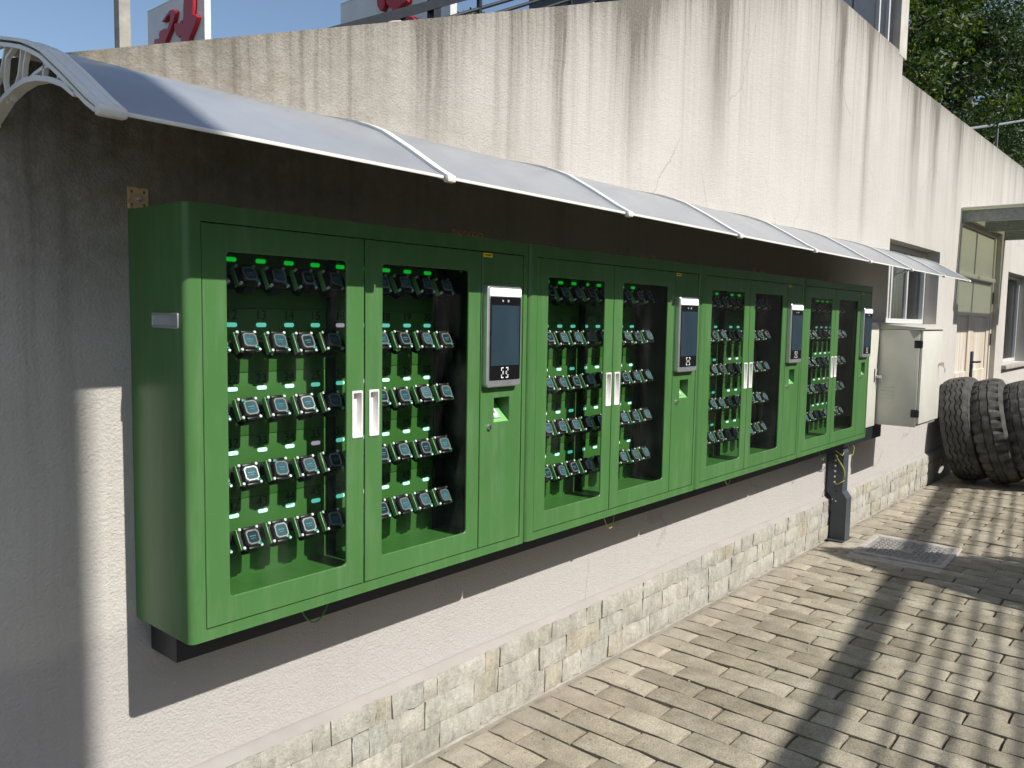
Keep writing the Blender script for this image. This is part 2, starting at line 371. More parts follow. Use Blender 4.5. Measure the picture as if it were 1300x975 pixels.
# ------------------------------------------------------------------ mesh helpers
class MB:
    def __init__(s): s.v = []; s.f = []; s.mi = []; s.cur = 0
    def m(s, i): s.cur = i; return s
    def add(s, vs, fs):
        o = len(s.v); s.v += [tuple(x) for x in vs]
        for f in fs: s.f.append(tuple(i + o for i in f)); s.mi.append(s.cur)
        return s
    def box(s, x0, x1, y0, y1, z0, z1, c=0.0):
        if c <= 0:
            return s.add([(x0,y0,z0),(x1,y0,z0),(x1,y1,z0),(x0,y1,z0),(x0,y0,z1),(x1,y0,z1),(x1,y1,z1),(x0,y1,z1)],
                         [(3,2,1,0),(4,5,6,7),(0,1,5,4),(1,2,6,5),(2,3,7,6),(3,0,4,7)])
        # chamfered box as a bevelled bmesh
        b = bmesh.new(); bmesh.ops.create_cube(b, size=1)
        for q in b.verts: q.co = ((x0+x1)/2 + q.co.x*(x1-x0), (y0+y1)/2 + q.co.y*(y1-y0), (z0+z1)/2 + q.co.z*(z1-z0))
        bmesh.ops.bevel(b, geom=b.edges[:], offset=c, segments=2, profile=0.5, affect='EDGES')
        b.verts.index_update()
        s.add([q.co[:] for q in b.verts], [[q.index for q in f.verts] for f in b.faces]); b.free(); return s
    def cyl(s, p0, p1, r0, r1=None, n=10, caps=True):
        r1 = r0 if r1 is None else r1
        p0, p1 = Vector(p0), Vector(p1); d = (p1 - p0).normalized()
        a = d.orthogonal().normalized(); b = d.cross(a)
        vs = []
        for p, r in ((p0, r0), (p1, r1)):
            for i in range(n):
                t = 2 * PI * i / n; vs.append(p + (a * math.cos(t) + b * math.sin(t)) * r)
        fs = [(i, (i+1) % n, n + (i+1) % n, n + i) for i in range(n)]
        if caps: fs += [tuple(range(n))[::-1], tuple(range(n, 2*n))]
        return s.add(vs, fs)
    def tube(s, pts, r, n=6):
        pts = [Vector(p) for p in pts]; rs = r if isinstance(r, (list, tuple)) else [r] * len(pts)
        vs = []; prev = None
        for i, p in enumerate(pts):
            d = (pts[min(i+1, len(pts)-1)] - pts[max(i-1, 0)]).normalized()
            a = d.orthogonal().normalized() if prev is None else (prev - d * prev.dot(d)).normalized()
            prev = a; b = d.cross(a)
            for k in range(n):
                t = 2 * PI * k / n; vs.append(p + (a * math.cos(t) + b * math.sin(t)) * rs[i])
        fs = []
        for i in range(len(pts) - 1):
            for k in range(n):
                fs.append((i*n + k, i*n + (k+1) % n, (i+1)*n + (k+1) % n, (i+1)*n + k))
        fs += [tuple(range(n))[::-1], tuple(range((len(pts)-1)*n, len(pts)*n))]
        return s.add(vs, fs)
    def plate(s, outer, holes, d0, d1, ch=0.0, axis='y'):
        """flat plate with holes; outlines in (a,b), facing the low side of the axis, from d0 (front) to d1 (back)"""
        loops = [outer] + list(holes)
        def P(a, b, d): return (a, d, b) if axis == 'y' else ((d, a, b) if axis == 'x' else (a, b, d))
        def off(loop, c, sgn):
            if c == 0: return loop
            out = []; n = len(loop)
            ar = sum(loop[i][0]*loop[(i+1)%n][1] - loop[(i+1)%n][0]*loop[i][1] for i in range(n))
            o = 1 if ar > 0 else -1
            for i in range(n):
                p, q, r = Vector(loop[i-1]), Vector(loop[i]), Vector(loop[(i+1) % n])
                e1 = (q - p).normalized(); e2 = (r - q).normalized()
                n1 = Vector((-e1.y, e1.x)) * o; n2 = Vector((-e2.y, e2.x)) * o
                m = (n1 + n2); m = m / max(0.3, m.length_squared / 2) if m.length else n1
                out.append(tuple(q + m * c * sgn))
            return out
        front = [off(outer, ch, 1)] + [off(h, ch, -1) for h in holes]
        tri = tessellate_polygon([[Vector((a, b, 0)) for a, b in l] for l in front])
        vf = [P(a, b, d0) for l in front for a, b in l]; vb = [P(a, b, d1) for l in loops for a, b in l]
        s.add(vf, tri); s.add(vb, tri)
        for lf, l in zip(front, loops):
            n = len(l)
            rings = [[P(a, b, d0) for a, b in lf]]
            if ch: rings.append([P(a, b, d0 + (ch if d1 > d0 else -ch)) for a, b in l])
            rings.append([P(a, b, d1) for a, b in l])
            vs = [q for r_ in rings for q in r_]
            fs = [(k*n + i, k*n + (i+1) % n, (k+1)*n + (i+1) % n, (k+1)*n + i) for k in range(len(rings)-1) for i in range(n)]
            s.add(vs, fs)
        return s
    def prism(s, loop, d0, d1, axis='x'): return s.plate(loop, [], d0, d1, 0.0, axis)
    def mesh(s, name, mats, smooth=None, merge=True):
        me = bpy.data.meshes.new(name); me.from_pydata(s.v, [], s.f)
        for q in (mats if isinstance(mats, (list, tuple)) else [mats]): me.materials.append(MAT[q])
        me.polygons.foreach_set('material_index', s.mi)
        b = bmesh.new(); b.from_mesh(me)
        if merge: bmesh.ops.remove_doubles(b, verts=b.verts, dist=1e-5)
        bmesh.ops.recalc_face_normals(b, faces=b.faces)
        b.to_mesh(me); b.free()
        if smooth is not None:
            me.polygons.foreach_set('use_smooth', [True] * len(me.polygons))
            me.set_sharp_from_angle(angle=math.radians(smooth))
        me.update(); return me
    def build(s, name, mats, parent=None, smooth=None, loc=(0, 0, 0), merge=True):
        return link(name, s.mesh(name, mats, smooth, merge), parent, loc)
def link(name, data, parent=None, loc=(0, 0, 0), rot=(0, 0, 0)):
    o = bpy.data.objects.new(name, data); C.objects.link(o)
    o.location = loc; o.rotation_euler = rot
    if parent: o.parent = parent
    return o
def tag(o, label, cat, group=None):
    o['label'] = label; o['category'] = cat
    if group: o['group'] = group
    return o
def struct(o): o['kind'] = 'structure'; return o
def stuff(o): o['kind'] = 'stuff'; return o
def empty(name, loc=(0, 0, 0), rot=(0, 0, 0)): 
    o = link(name, None, None, loc, rot); o.empty_display_size = 0.1; return o
def rr(x0, x1, z0, z1, r, n=4):
    pts = []
    for cx, cz, a in ((x1-r, z0+r, -90), (x1-r, z1-r, 0), (x0+r, z1-r, 90), (x0+r, z0+r, 180)):
        for i in range(n + 1):
            t = math.radians(a + 90 * i / n); pts.append((cx + r*math.cos(t), cz + r*math.sin(t)))
    return pts
def rect(x0, x1, z0, z1): return [(x0, z0), (x1, z0), (x1, z1), (x0, z1)]

# ------------------------------------------------------------------ setting: ground and terrace
gm = MB(); gm.add([(-300, -300, -0.014), (300, -300, -0.014), (300, 300, -0.014), (-300, 300, -0.014)], [(0, 1, 2, 3)])
ground = struct(gm.build('ground', 'soil'))

def wall_top(x):
    if x < -0.5: return 1.97
    if x < 4.34: return 2.143 + 0.347 * x
    if x < 6.12: return 3.652
    return 3.49 + 0.014 * (min(x, 20) - 6.12)

WALL_X0, WALL_X1, WALL_T = -7.2, 46.0, 0.26
OPEN = [(6.04, 7.62, 1.52, 2.20), (8.46, 10.50, 0.0, 2.62), (11.02, 12.6, 1.02, 2.20)]     # window, door, window
def build_wall():
    xs = {WALL_X0, WALL_X1, -0.5, 4.34, 6.12}
    for o in OPEN: xs |= {o[0], o[1]}
    x = WALL_X0
    while x < WALL_X1: xs.add(round(x, 3)); x += 0.4
    xs = sorted(xs); vs = []; fs = []; uv = []
    def quad(ps, uvs):
        o = len(vs); vs.extend(ps); fs.append((o, o+1, o+2, o+3)); uv.extend(uvs)
    for a, b in zip(xs, xs[1:]):
        ta, tb = wall_top(a + 1e-6), wall_top(b - 1e-6)
        mid = (a + b) / 2; spans = [(None, None)]; z = -0.05; op = [o for o in OPEN if o[0] < mid < o[1]]
        segs = []
        if op:
            o = op[0]
            if o[2] > 0: segs.append((z, z, o[2], o[2]))
            segs.append((o[3], o[3], ta, tb))
        else: segs.append((z, z, ta, tb))
        for za, zb, zc, zd in segs:
            for y in (0.0, WALL_T):
                quad([(a, y, za), (b, y, zb), (b, y, zd), (a, y, zc)], [(a, ta-za), (b, tb-zb), (b, tb-zd), (a, ta-zc)])
        # uneven rendered top with a slightly proud, chipped arris
        ny = 3
        quad([(a, 0, ta), (b, 0, tb), (b, WALL_T, tb), (a, WALL_T, ta)], [(a, 0), (b, 0), (b, 0), (a, 0)])
    for o in OPEN:
        x0, x1, z0, z1 = o
        for ps in ([(x0, 0, z0), (x0, WALL_T, z0), (x0, WALL_T, z1), (x0, 0, z1)], [(x1, 0, z0), (x1, WALL_T, z0), (x1, WALL_T, z1), (x1, 0, z1)],
                   [(x0, 0, z0), (x1, 0, z0), (x1, WALL_T, z0), (x0, WALL_T, z0)], [(x0, 0, z1), (x1, 0, z1), (x1, WALL_T, z1), (x0, WALL_T, z1)]):
            quad(ps, [(p[0], 1.6 + p[1]) for p in ps])
    xs_ = 6.12
    quad([(xs_, 0, wall_top(6.13)), (xs_, WALL_T, wall_top(6.13)), (xs_, WALL_T, wall_top(6.1)), (xs_, 0, wall_top(6.1))], [(xs_, 0.1)] * 4)
    for xe in (WALL_X0, WALL_X1):
        t = wall_top(xe); quad([(xe, 0, -0.05), (xe, WALL_T, -0.05), (xe, WALL_T, t), (xe, 0, t)], [(xe, 1)] * 4)
    me = bpy.data.meshes.new('stucco_wall'); me.from_pydata(vs, [], fs)
    l = me.uv_layers.new(name='UVMap')
    for i, lp in enumerate(me.loops): l.data[i].uv = uv[lp.vertex_index]
    me.materials.append(MAT['stucco']); me.update()
    return link('stucco_wall', me)
wall = tag(build_wall(), 'long cream stucco wall with dark rain streaks and stepped rising top', 'wall')

# rough crumbs along the top arris so that the wall's edge is not a ruled line
def wall_crest():
    m = MB(); rng = random.Random(3); x = -0.5
    while x < 15.5:
        l = rng.uniform(0.02, 0.07); h = rng.uniform(0.001, 0.005); d = rng.uniform(0.01, 0.05); y = rng.uniform(-0.004, 0.05)
        t0, t1 = wall_top(x) - 0.004, wall_top(x + l) - 0.004
        if abs(t0 - t1) < 0.1:
            m.add([(x, y, t0), (x+l, y, t1), (x+l, y+d, t1), (x, y+d, t0), (x+.3*l, y+.2*d, t0+.3*(t1-t0)+h+.004), (x+.8*l, y+.25*d, t0+.8*(t1-t0)+h+.004),
                   (x+.7*l, y+.8*d, t0+.7*(t1-t0)+h+.004), (x+.2*l, y+.7*d, t0+.2*(t1-t0)+h+.004)],
                  [(4,5,6,7),(0,1,5,4),(1,2,6,5),(2,3,7,6),(3,0,4,7)])
        x += rng.uniform(0.05, 0.3)
    stuff(m.build('top_crumbs', 'concrete', wall, merge=False))
wall_crest()

# rooms behind the openings
rm = MB(); rm.box(5.2, 13.6, WALL_T + 0.002, 3.0, 0.02, 2.9); rm.build('room', 'room_dark', wall)

# terrace and wooded slope behind
def hill_z(x, y):
    base = wall_top(min(max(x, -0.4), 15)) - 0.45 if x < 4.34 else 3.05
    if y < 1.0: return base
    k = max(0.0, y - 3.0) * 0.42 * min(1, max(0, (x - 2.2 * y - 4) / 6))
    return base + k + 0.25 * noise.noise(Vector((x * 0.3, y * 0.3, 0)))
def build_hill():
    xs = [-7 + i * 1.5 for i in range(70)]; ys = [WALL_T + 0.001, 0.9, 2, 3.5, 5, 7, 9, 12, 15, 19, 24, 30, 38]
    vs = [(x, y, hill_z(x, y)) for y in ys for x in xs]; n = len(xs)
    fs = [(j*n+i, j*n+i+1, (j+1)*n+i+1, (j+1)*n+i) for j in range(len(ys)-1) for i in range(n-1)]
    m = MB().add(vs, fs); struct(m.build('hillside', 'hill_soil', smooth=60))
build_hill()

# ------------------------------------------------------------------ stone plinth (parts of the wall)
ROWS = [(0.0, 0.100), (0.100, 0.196), (0.196, 0.278)]
def plinth():
    rng = random.Random(11)
    b = MB(); b.box(WALL_X0, 8.44, -0.0275, -0.001, -0.02, 0.270); b.build('mortar_bed', 'mortar', wall)
    for ri, (z0, z1) in enumerate(ROWS):
        x = -0.6 + rng.uniform(-0.1, 0.1)
        while x < 8.40:
            L = rng.choice((0.07, 0.11, 0.14, 0.17, 0.19, 0.21, 0.24)) * rng.uniform(0.9, 1.1)
            if x + L > 8.42: L = 8.42 - x
            if L < 0.04: break
            g = 0.0014; f = -0.032 - rng.uniform(0, 0.007)
            nx, nz = max(2, int(L / 0.035)), 3
            vs = []; fs = []
            tl, tr = rng.uniform(-.006, .006), rng.uniform(-.006, .006)
            jag = [[(rng.uniform(-.0035, .0035), rng.uniform(-.0035, .0035)) for _ in range(nz+1)] for _ in range(nx+1)]
            for i in range(nx+1):
                for j in range(nz+1):
                    u = i / nx; vv = j / nz
                    px = x + g + u * (L - 2*g) + (1-u)*tl*(vv-.5) + u*tr*(vv-.5) + jag[i][j][0]*0.5
                    pz = z0 + g + vv * (z1 - z0 - 2*g) + jag[i][j][1]
                    inner = 0 < i < nx and 0 < j < nz
                    py = f + (rng.uniform(-0.006, 0.003) if inner else rng.uniform(0.000, 0.005))
                    vs.append((px - x, py, pz - z0))
            k = nz + 1
            for i in range(nx):
                for j in range(nz): fs.append((i*k+j, (i+1)*k+j, (i+1)*k+j+1, i*k+j+1))
            rim = [i*k for i in range(nx+1)] + [nx*k+j for j in range(1, k)] + [i*k+nz for i in range(nx-1, -1, -1)] + [j for j in range(nz-1, 0, -1)]
            o = len(vs); vs += [(vs[i][0], -0.018, vs[i][2]) for i in rim]; n = len(rim)
            fs += [(rim[i], rim[(i+1) % n], o + (i+1) % n, o + i) for i in range(n)]
            MB().add(vs, fs).build('stone', 'stone', wall, loc=(x, 0, z0), smooth=35)
            x += L
    # sloping mortar lip above the stones, hand-trowelled
    m = MB(); n = 180; vs = []
    for i in range(n+1):
        x = -0.8 + (8.44 + 0.8) * i / n
        a = 0.004 * noise.noise(Vector((x*1.7, 1, 0))) + 0.0008 * noise.noise(Vector((x*9, 2, 0)))
        b_ = 0.010 * noise.noise(Vector((x*1.6, 5, 0))) + 0.0015 * noise.noise(Vector((x*9, 7, 0)))
        vs += [(x, -0.020, 0.264), (x, -0.031 + a, 0.2745 + a), (x, -0.026 + a, 0.281 + a), (x, -0.010 + a*.5, 0.292 + b_), (x, -0.0065, 0.299 + b_), (x, 0.004, 0.3005 + b_)]
    fs = [(i*6+j, (i+1)*6+j, (i+1)*6+j+1, i*6+j+1) for i in range(n) for j in range(5)]
    m.add(vs, fs).build('mortar_lip', 'lip_render', wall, smooth=50)
plinth()

# ------------------------------------------------------------------ pavement
PX, PY = 0.1255, 0.292
MAN = (4.655, 5.19, -0.80, -0.275)
def paver_mesh(L, rng, name='paver'):
    """a worn block: chamfered, slightly wavy top"""
    g = 0.0054; x0, x1, y0, y1 = g, PX - g, g, L - g; c = 0.0045
    def jx(): return rng.uniform(-0.0022, 0.0022)
    vs = []; nx, ny = 2, 4
    for i in range(nx+1):
        for j in range(ny+1):
            u, v = i / nx, j / ny
            edge = (i in (0, nx)) or (j in (0, ny)); corner = (i in (0, nx)) and (j in (0, ny))
            z = -0.0005 + rng.uniform(-0.0012, 0.0012) - (0.0025 if corner else 0)
            vs.append((x0 + c + u*(x1-x0-2*c) + jx() * (1.0 if edge else 0.3), y0 + c + v*(y1-y0-2*c) + jx() * (1.0 if edge else 0.3), z))
    k = ny + 1; fs = [(i*k+j, (i+1)*k+j, (i+1)*k+j+1, i*k+j+1) for i in range(nx) for j in range(ny)]
    rim = [i*k for i in range(nx+1)] + [nx*k+j for j in range(1, k)] + [i*k+ny for i in range(nx-1, -1, -1)] + [j for j in range(ny-1, 0, -1)]
    n = len(rim); o = len(vs); cx, cy = (x0+x1)/2, (y0+y1)/2
    for i in rim:
        px, py, pz = vs[i]; vs.append((px + (c if px > cx + .3*(x1-x0) else -c if px < cx - .3*(x1-x0) else 0), py + (c if py > y1 - 2.5*c else -c if py < y0 + 2.5*c else 0), pz - 0.0022))
    for i in range(n): p = vs[o+i]; vs.append((p[0], p[1], -0.05))
    for a, b in ((None, o), (o, o+n)):
        for i in range(n):
            i2 = (i+1) % n
            q = (rim[i], rim[i2], b+i2, b+i) if a is None else (a+i, a+i2, b+i2, b+i)
            fs.append(q)
    return vs, fs
def pavement():
    rng = random.Random(5)
    variants = []
    for i in range(12):
        vs, fs = paver_mesh(PY, rng); variants.append(MB().add(vs, fs).mesh('paver', 'paver', 30))
    raw = [paver_mesh(PY, rng) for _ in range(8)]
    cells = []
    nx0, nx1 = int(-3.0 / PX), int(11.5 / PX)
    for i in range(nx0, nx1):
        x = i * PX; shift = (0.0 if i % 2 else 0.5) + 0.03 * math.sin(i * 1.7)
        for j in range(-1, 16):
            y1 = -0.052 - (j + shift) * PY; y0 = y1 - PY; L = PY
            if y1 > -0.052: y1 = -0.052; L = y1 - y0
            if L < 0.06: continue
            if x + PX > MAN[0] - 0.012 and x < MAN[1] + 0.012 and y1 > MAN[2] - 0.012 and y0 < MAN[3] + 0.012:
                if y1 - (MAN[3] + .014) > .03: cells.append((x, MAN[3] + .014, y1 - MAN[3] - .014))
                if MAN[2] - .014 - y0 > .03: cells.append((x, y0, MAN[2] - .014 - y0))
                continue
            cells.append((x, y0, L))
    vis = []
    for c in cells:
        p = project((c[0] + PX/2, c[1] + c[2]/2, 0))
        if p and -0.02 < p[0] < 1.02 and 0.3 < p[1] < 0.78:
            d = (Vector((c[0], c[1], 0)) - CAM).length; vis.append((d, c))
    vis.sort(); keep = {c for _, c in vis[:296]}
    mass = MB()
    for c in cells:
        x, y0, L = c
        dz = rng.uniform(-0.0035, 0.0025); tx, ty = rng.uniform(-.005, .005), rng.uniform(-.010, .010); rz = rng.uniform(-.010, .010)
        near = y0 + L > -0.30
        if near: dz -= 0.004
        if c in keep:
            o = link('paver', variants[rng.randrange(12)], ground, (x, y0, dz), (tx, ty, rz)); o.scale.y = L / PY
            if rng.random() < 0.5: o.location = (x + PX, y0 + L, dz); o.rotation_euler.z = PI + rz
        else:
            vs, fs = raw[rng.randrange(8)]; s = L / PY
            mass.add([(x + a, y0 + b * s, q + dz + tx * b + ty * (a - PX/2)) for a, b, q in vs], fs)
    stuff(mass.build('pavers', 'paver_mass', ground, smooth=30, merge=False))
    # grit and crumbs lying in the joints and along the wall foot
    g = MB()
    for _ in range(1500):
        x = rng.uniform(0.4, 9); y = -0.045 - abs(rng.gauss(0, 0.28)) if rng.random() < .7 else rng.uniform(-2.3, -0.1)
        r = rng.choice((0.0012, 0.0018, 0.0025, 0.004)) * rng.uniform(0.7, 1.3); a = rng.uniform(0, 6.3)
        z = 0.0005
        g.add([(x + r*1.5*math.cos(a), y + r*1.5*math.sin(a), z), (x + r*math.cos(a+2), y + r*math.sin(a+2), z), (x + r*1.2*math.cos(a+4.2), y + r*1.2*math.sin(a+4.2), z), (x, y, z + r*1.1)], [(0,1,3),(1,2,3),(2,0,3),(0,2,1)])
    stuff(g.build('grit', 'concrete', merge=False))['label'] = 'loose grit and crumbs scattered on the paving'
pavement()

def manhole():
    r = empty('manhole_cover', ((MAN[0]+MAN[1])/2, (MAN[2]+MAN[3])/2, 0), (0, 0, 0.03))
    tag(r, 'square grey iron manhole cover in a pale cement border beside the support post', 'manhole cover')
    a, b = 0.262, 0.262
    m = MB(); m.plate(rr(-a-.018, a+.018, -b-.018, b+.018, 0.02), [rect(-a+.020, a-.020, -b+.020, b-.020)], 0.0015, -0.04, 0.002, 'z'); m.build('cement_border', 'mortar', r)
    m = MB(); m.plate(rect(-a-.17, a+.17, -b-.31, b+.21), [rect(-a-.012, a+.012, -b-.012, b+.012)], -0.009, -0.03, 0.0, 'z'); m.build('cement_bed', 'mortar', r)
    m = MB(); m.box(-a+.022, a-.022, -b+.022, b-.022, -0.03, -0.001, 0.002); cov = m.build('cover_plate', 'iron', r)
    s = MB(); n = 15; st = 2*(a-.05)/n
    for i in range(n):
        for j in range(n):
            x = -a+.05 + (i+.5)*st; y = -b+.05 + (j+.5)*st
            if abs(x) < .085 and abs(y) < .05: continue
            k = 0.4*st; h = 0.18*st
            if (i + j) % 2: k, h = h, k
            s.box(x-k, x+k, y-h, y+h, -0.002, 0.0028)
    stuff(s.build('tread_pattern', 'iron', cov))
    s = MB(); s.plate(rr(-.08, .08, -.045, .045, .01), [rr(-.07, .07, -.036, .036, .008)], 0.003, -0.002, 0, 'z'); s.build('name_frame', 'iron', cov)
manhole()

# ------------------------------------------------------------------ cabinets
W, H, D = 1.2, 1.0077, 0.2697
ZB = 0.7552
DL, DS, DR, PR, DT, DB = 0.0409, 0.5055, 0.9644, 1.1664, 0.9666, 0.0278
PANEL_Y = -0.110
COL0, COLP = 0.1240, 0.0848
LEDZ = [0.899, 0.734, 0.569, 0.404, 0.240]
def text_mesh(s, size, name):
    cu = bpy.data.curves.new(name, 'FONT'); cu.body = s; cu.size = size; cu.align_x = 'CENTER'; cu.extrude = 0.0003
    o = bpy.data.objects.new(name, cu); C.objects.link(o)
    bpy.context.view_layer.update()
    me = bpy.data.meshes.new_from_object(o.evaluated_get(bpy.context.evaluated_depsgraph_get()))
    bpy.data.objects.remove(o); bpy.data.curves.remove(cu); me.name = name
    return me
def arc2(cx, cy, r, a0, a1, n=8): return [(cx + r*math.cos(math.radians(a0 + (a1-a0)*i/n)), cy + r*math.sin(math.radians(a0 + (a1-a0)*i/n))) for i in range(n+1)]

def cabinet_meshes():
    M = {}
    F = -D; r = 0.017; t = 0.0018
    # folded sheet carcass: rounded stiles left and right, top, bottom, back
    b = MB()
    left = [(0.0, 0.0)] + [(0.0, F + r)] + arc2(r, F + r, r, 180, 270, 6)[1:] + [(DL - .0015, F), (DL - .0015, F + .024), (DL - .006, F + .024), (DL - .006, F + .006), (.012, F + .006), (.006, F + .014), (.006, 0.0)]
    b.plate(left, [], 0.0, H, 0, 'z')
    W2 = W - 0.0022
    right = [(W2 - x if x < DL - .01 else W2 - (x - DL) - (W2 - PR), y) for x, y in left]
    b.plate(right, [], 0.0, H, 0, 'z')
    b.box(DL - .0015, PR + .0015, F, F + .024, DT + .0015, H); b.box(DL - .0015, PR + .0015, F, F + .024, 0, DB - .0015)
    b.box(.006, W2 - .006, F + .0241, -0.001, H - .004, H - .0005); b.box(.006, W2 - .006, F + .0241, -0.001, 0.0005, 0.004)
    b.box(.006, W2 - .006, -.004, -.001, .004, H - .004)
    M['body'] = b.mesh('body', 'green', 40)
    # inner liner: back panel with fold lines, floor, divider
    b = MB()
    edges = [0.012] + [z + 0.042 for z in LEDZ[::-1]][:-1] + [0.985]
    for z0, z1 in zip(edges, edges[1:]): b.box(.035, .962, PANEL_Y, PANEL_Y + .004, z0 + .0008, z1 - .0008, 0.0007)
    b.box(.035, .962, PANEL_Y + .0042, PANEL_Y + .006, .010, .99)
    b.box(.035, .962, F + .03, PANEL_Y - .0005, .072, .076); b.m(1); b.box(.954, .962, F + .03, PANEL_Y - .0005, .077, .979); b.box(.912, .9535, PANEL_Y - .012, PANEL_Y - .0005, .077, .979, .002); b.m(0); b.box(.0365, .040, F + .03, PANEL_Y, .077, .985)  # divider and added back strip coloured black to imitate interior shade
    b.box(.040, .958, F + .03, PANEL_Y, .980, .984)
    M['liner'] = b.mesh('inner_panel', ['green_inner', 'shade_black'], 40)
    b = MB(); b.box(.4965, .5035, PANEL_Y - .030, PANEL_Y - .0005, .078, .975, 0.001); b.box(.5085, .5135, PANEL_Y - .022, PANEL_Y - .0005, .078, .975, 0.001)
    M['post'] = b.mesh('centre_post', 'shade_black', 40)
    # doors
    hz0, hz1 = 0.434, 0.561
    G1 = (0.1023, 0.4448); G2 = (0.5677, 0.9078); GZ = (0.0907, 0.9043)
    HX = ((0.4625, 0.4975), (0.5205, 0.5545))
    for k, (x0, x1, g) in enumerate(((DL, DS - .0012, G1), (DS + .0012, DR - .001, G2))):
        d = MB()
        d.plate(rect(x0 + .001, x1 - .001, DB + .001, DT - .001), [rr(g[0], g[1], GZ[0], GZ[1], .010), rr(*HX[k], hz0, hz1, .003, 2)], F + .0006, F + .0060, 0.0012)
        M['door%d' % k] = d.mesh('door', 'green', 35)
        d = MB(); d.plate(rr(g[0] - .008, g[1] + .008, GZ[0] - .008, GZ[1] + .008, .012), [], F + .0062, F + .0095); M['glass%d' % k] = d.mesh('glass_pane', 'glass')
        a0, a1 = HX[k]
        d = MB()
        d.plate(rr(a0 - .0005, a1 + .0005, hz0 - .0005, hz1 + .0005, .004, 3), [rr(a0 + .004, a1 - .004, hz0 + .006, hz1 - .006, .003, 2)], F - .0025, F + .0004, 0.001)
        # tray walls and bottom
        w0 = rr(a0 + .004, a1 - .004, hz0 + .006, hz1 - .006, .003, 2); w1 = rr(a0 + .007, a1 - .007, hz0 + .012, hz1 - .010, .003, 2); n = len(w0)
        d.add([(p[0], F - .0015, p[1]) for p in w0] + [(p[0], F + .0165, p[1]) for p in w1], [(i, (i+1) % n, n + (i+1) % n, n + i) for i in range(n)] + [tuple(range(n, 2*n))])
        M['handle%d' % k] = d.mesh('handle', 'white_plastic', 35)
    # control panel
    d = MB(); NX0, NX1, NZ0, NZ1 = 1.031, 1.105, 0.427, 0.506
    d.plate(rect(DR + .002, PR - .001, DB + .001, DT - .001), [rect(NX0, NX1, NZ0, NZ1)], F + .0006, F + .020, 0.0014)
    M['panel'] = d.mesh('control_panel', 'green', 35)
    d = MB()   # niche: open box behind the hole
    d.box(NX0 - .004, NX0 - .0005, F + .0202, F + .075, NZ0 - .004, NZ1 + .004); d.box(NX1 + .0005, NX1 + .004, F + .0202, F + .075, NZ0 - .004, NZ1 + .004)
    d.box(NX0 - .0004, NX1 + .0004, F + .0202, F + .075, NZ1 + .0006, NZ1 + .004); d.box(NX0 - .0004, NX1 + .0004, F + .0752, F + .078, NZ0 - .004, NZ1 + .004)
    M['niche'] = d.mesh('niche', 'green_inner')
    d = MB(); d.prism([(F + .003, NZ0 + .0005), (F + .070, NZ0 + .0005), (F + .070, NZ0 + .058), (F + .066, NZ0 + .058)], NX0 + .0005, NX1 - .0005, 'x'); M['ramp'] = d.mesh('reader_ramp', 'holder_green')
    def slab(x0, x1, u0, u1, h0, h1):      # lies on the ramp
        p0 = Vector((F + .003, NZ0)); p1 = Vector((F + .066, NZ0 + .058)); e = (p1 - p0); nn = Vector((-e.y, e.x)).normalized()
        q = [p0 + e*u0 + nn*h0, p0 + e*u1 + nn*h0, p0 + e*u1 + nn*h1, p0 + e*u0 + nn*h1]
        return MB().prism([(a.x, a.y) for a in q], x0, x1, 'x')
    M['sensor'] = slab(NX0 + .014, NX0 + .044, .16, .80, .0005, .005).mesh('sensor_body', 'grey_plastic')
    M['sensor2'] = slab(NX0 + .018, NX0 + .040, .30, .74, .0052, .006).mesh('sensor_ring', 'sensor_pink')
    M['sensor3'] = slab(NX0 + .023, NX0 + .035, .38, .66, .0062, .0066).mesh('sensor_window', 'sensor_core')
    d = MB(); d.cyl((1.007, F + .001, .414), (1.007, F - .006, .414), .0095, .0085, 16); d.m(1).box(1.0055, 1.0085, F - .0064, F - .0061, .409, .419)
    M['lock'] = d.mesh('key_lock', ['steel_screw', 'black_glossy'], 35)
    # access terminal
    TX0, TX1, TZ0, TZ1 = 0.9705, 1.1345, 0.5435, 0.8640
    d = MB(); d.plate(rr(TX0, TX1, TZ0, TZ1, .012, 5), [], F - .022, F + .0004, 0.003); M['term'] = d.mesh('access_terminal', 'silver', 35)
    d = MB(); d.plate(rr(TX0 + .010, TX1 - .007, TZ0 + .022, TZ1 - .036, .004, 3), [], F - .0232, F - .0205); M['face'] = d.mesh('face_glass', 'black_glossy')
    d = MB(); d.plate(rr(TX0 + .009, TX1 - .006, TZ1 - .034, TZ1 - .009, .004, 3), [], F - .0245, F - .0205, 0.001); M['lamp'] = d.mesh('lamp_bar', 'terminal_lamp', 35)
    d = MB(); d.plate(rect(TX0 + .016, TX1 - .013, TZ0 + .068, TZ1 - .062), [], F - .0236, F - .0230); M['screen'] = d.mesh('screen', 'terminal_screen')
    d = MB(); zc = TZ1 - .048; xc = (TX0 + TX1)/2
    for dx, rad in ((-.013, .0035), (.013, .0042)): d.cyl((xc + dx, F - .0238, zc), (xc + dx, F - .0230, zc), rad, rad, 12)
    M['lens'] = d.mesh('camera_lens', 'grey_plastic')
    # card-reader mark: four bracket corners and three waves
    d = MB(); zc = TZ0 + .045; y0, y1 = F - .0238, F - .0230; k = .017; tt = .0030; ln = .011
    for sx in (-1, 1):
        for sz in (-1, 1):
            a, b_ = sorted((xc + sx*k, xc + sx*(k - ln))); d.box(a, b_, y0, y1, *sorted((zc + sz*k, zc + sz*(k - tt))))
            a, b_ = sorted((xc + sx*k, xc + sx*(k - tt))); d.box(a, b_, y0, y1, *sorted((zc + sz*(k - tt), zc + sz*(k - ln))))
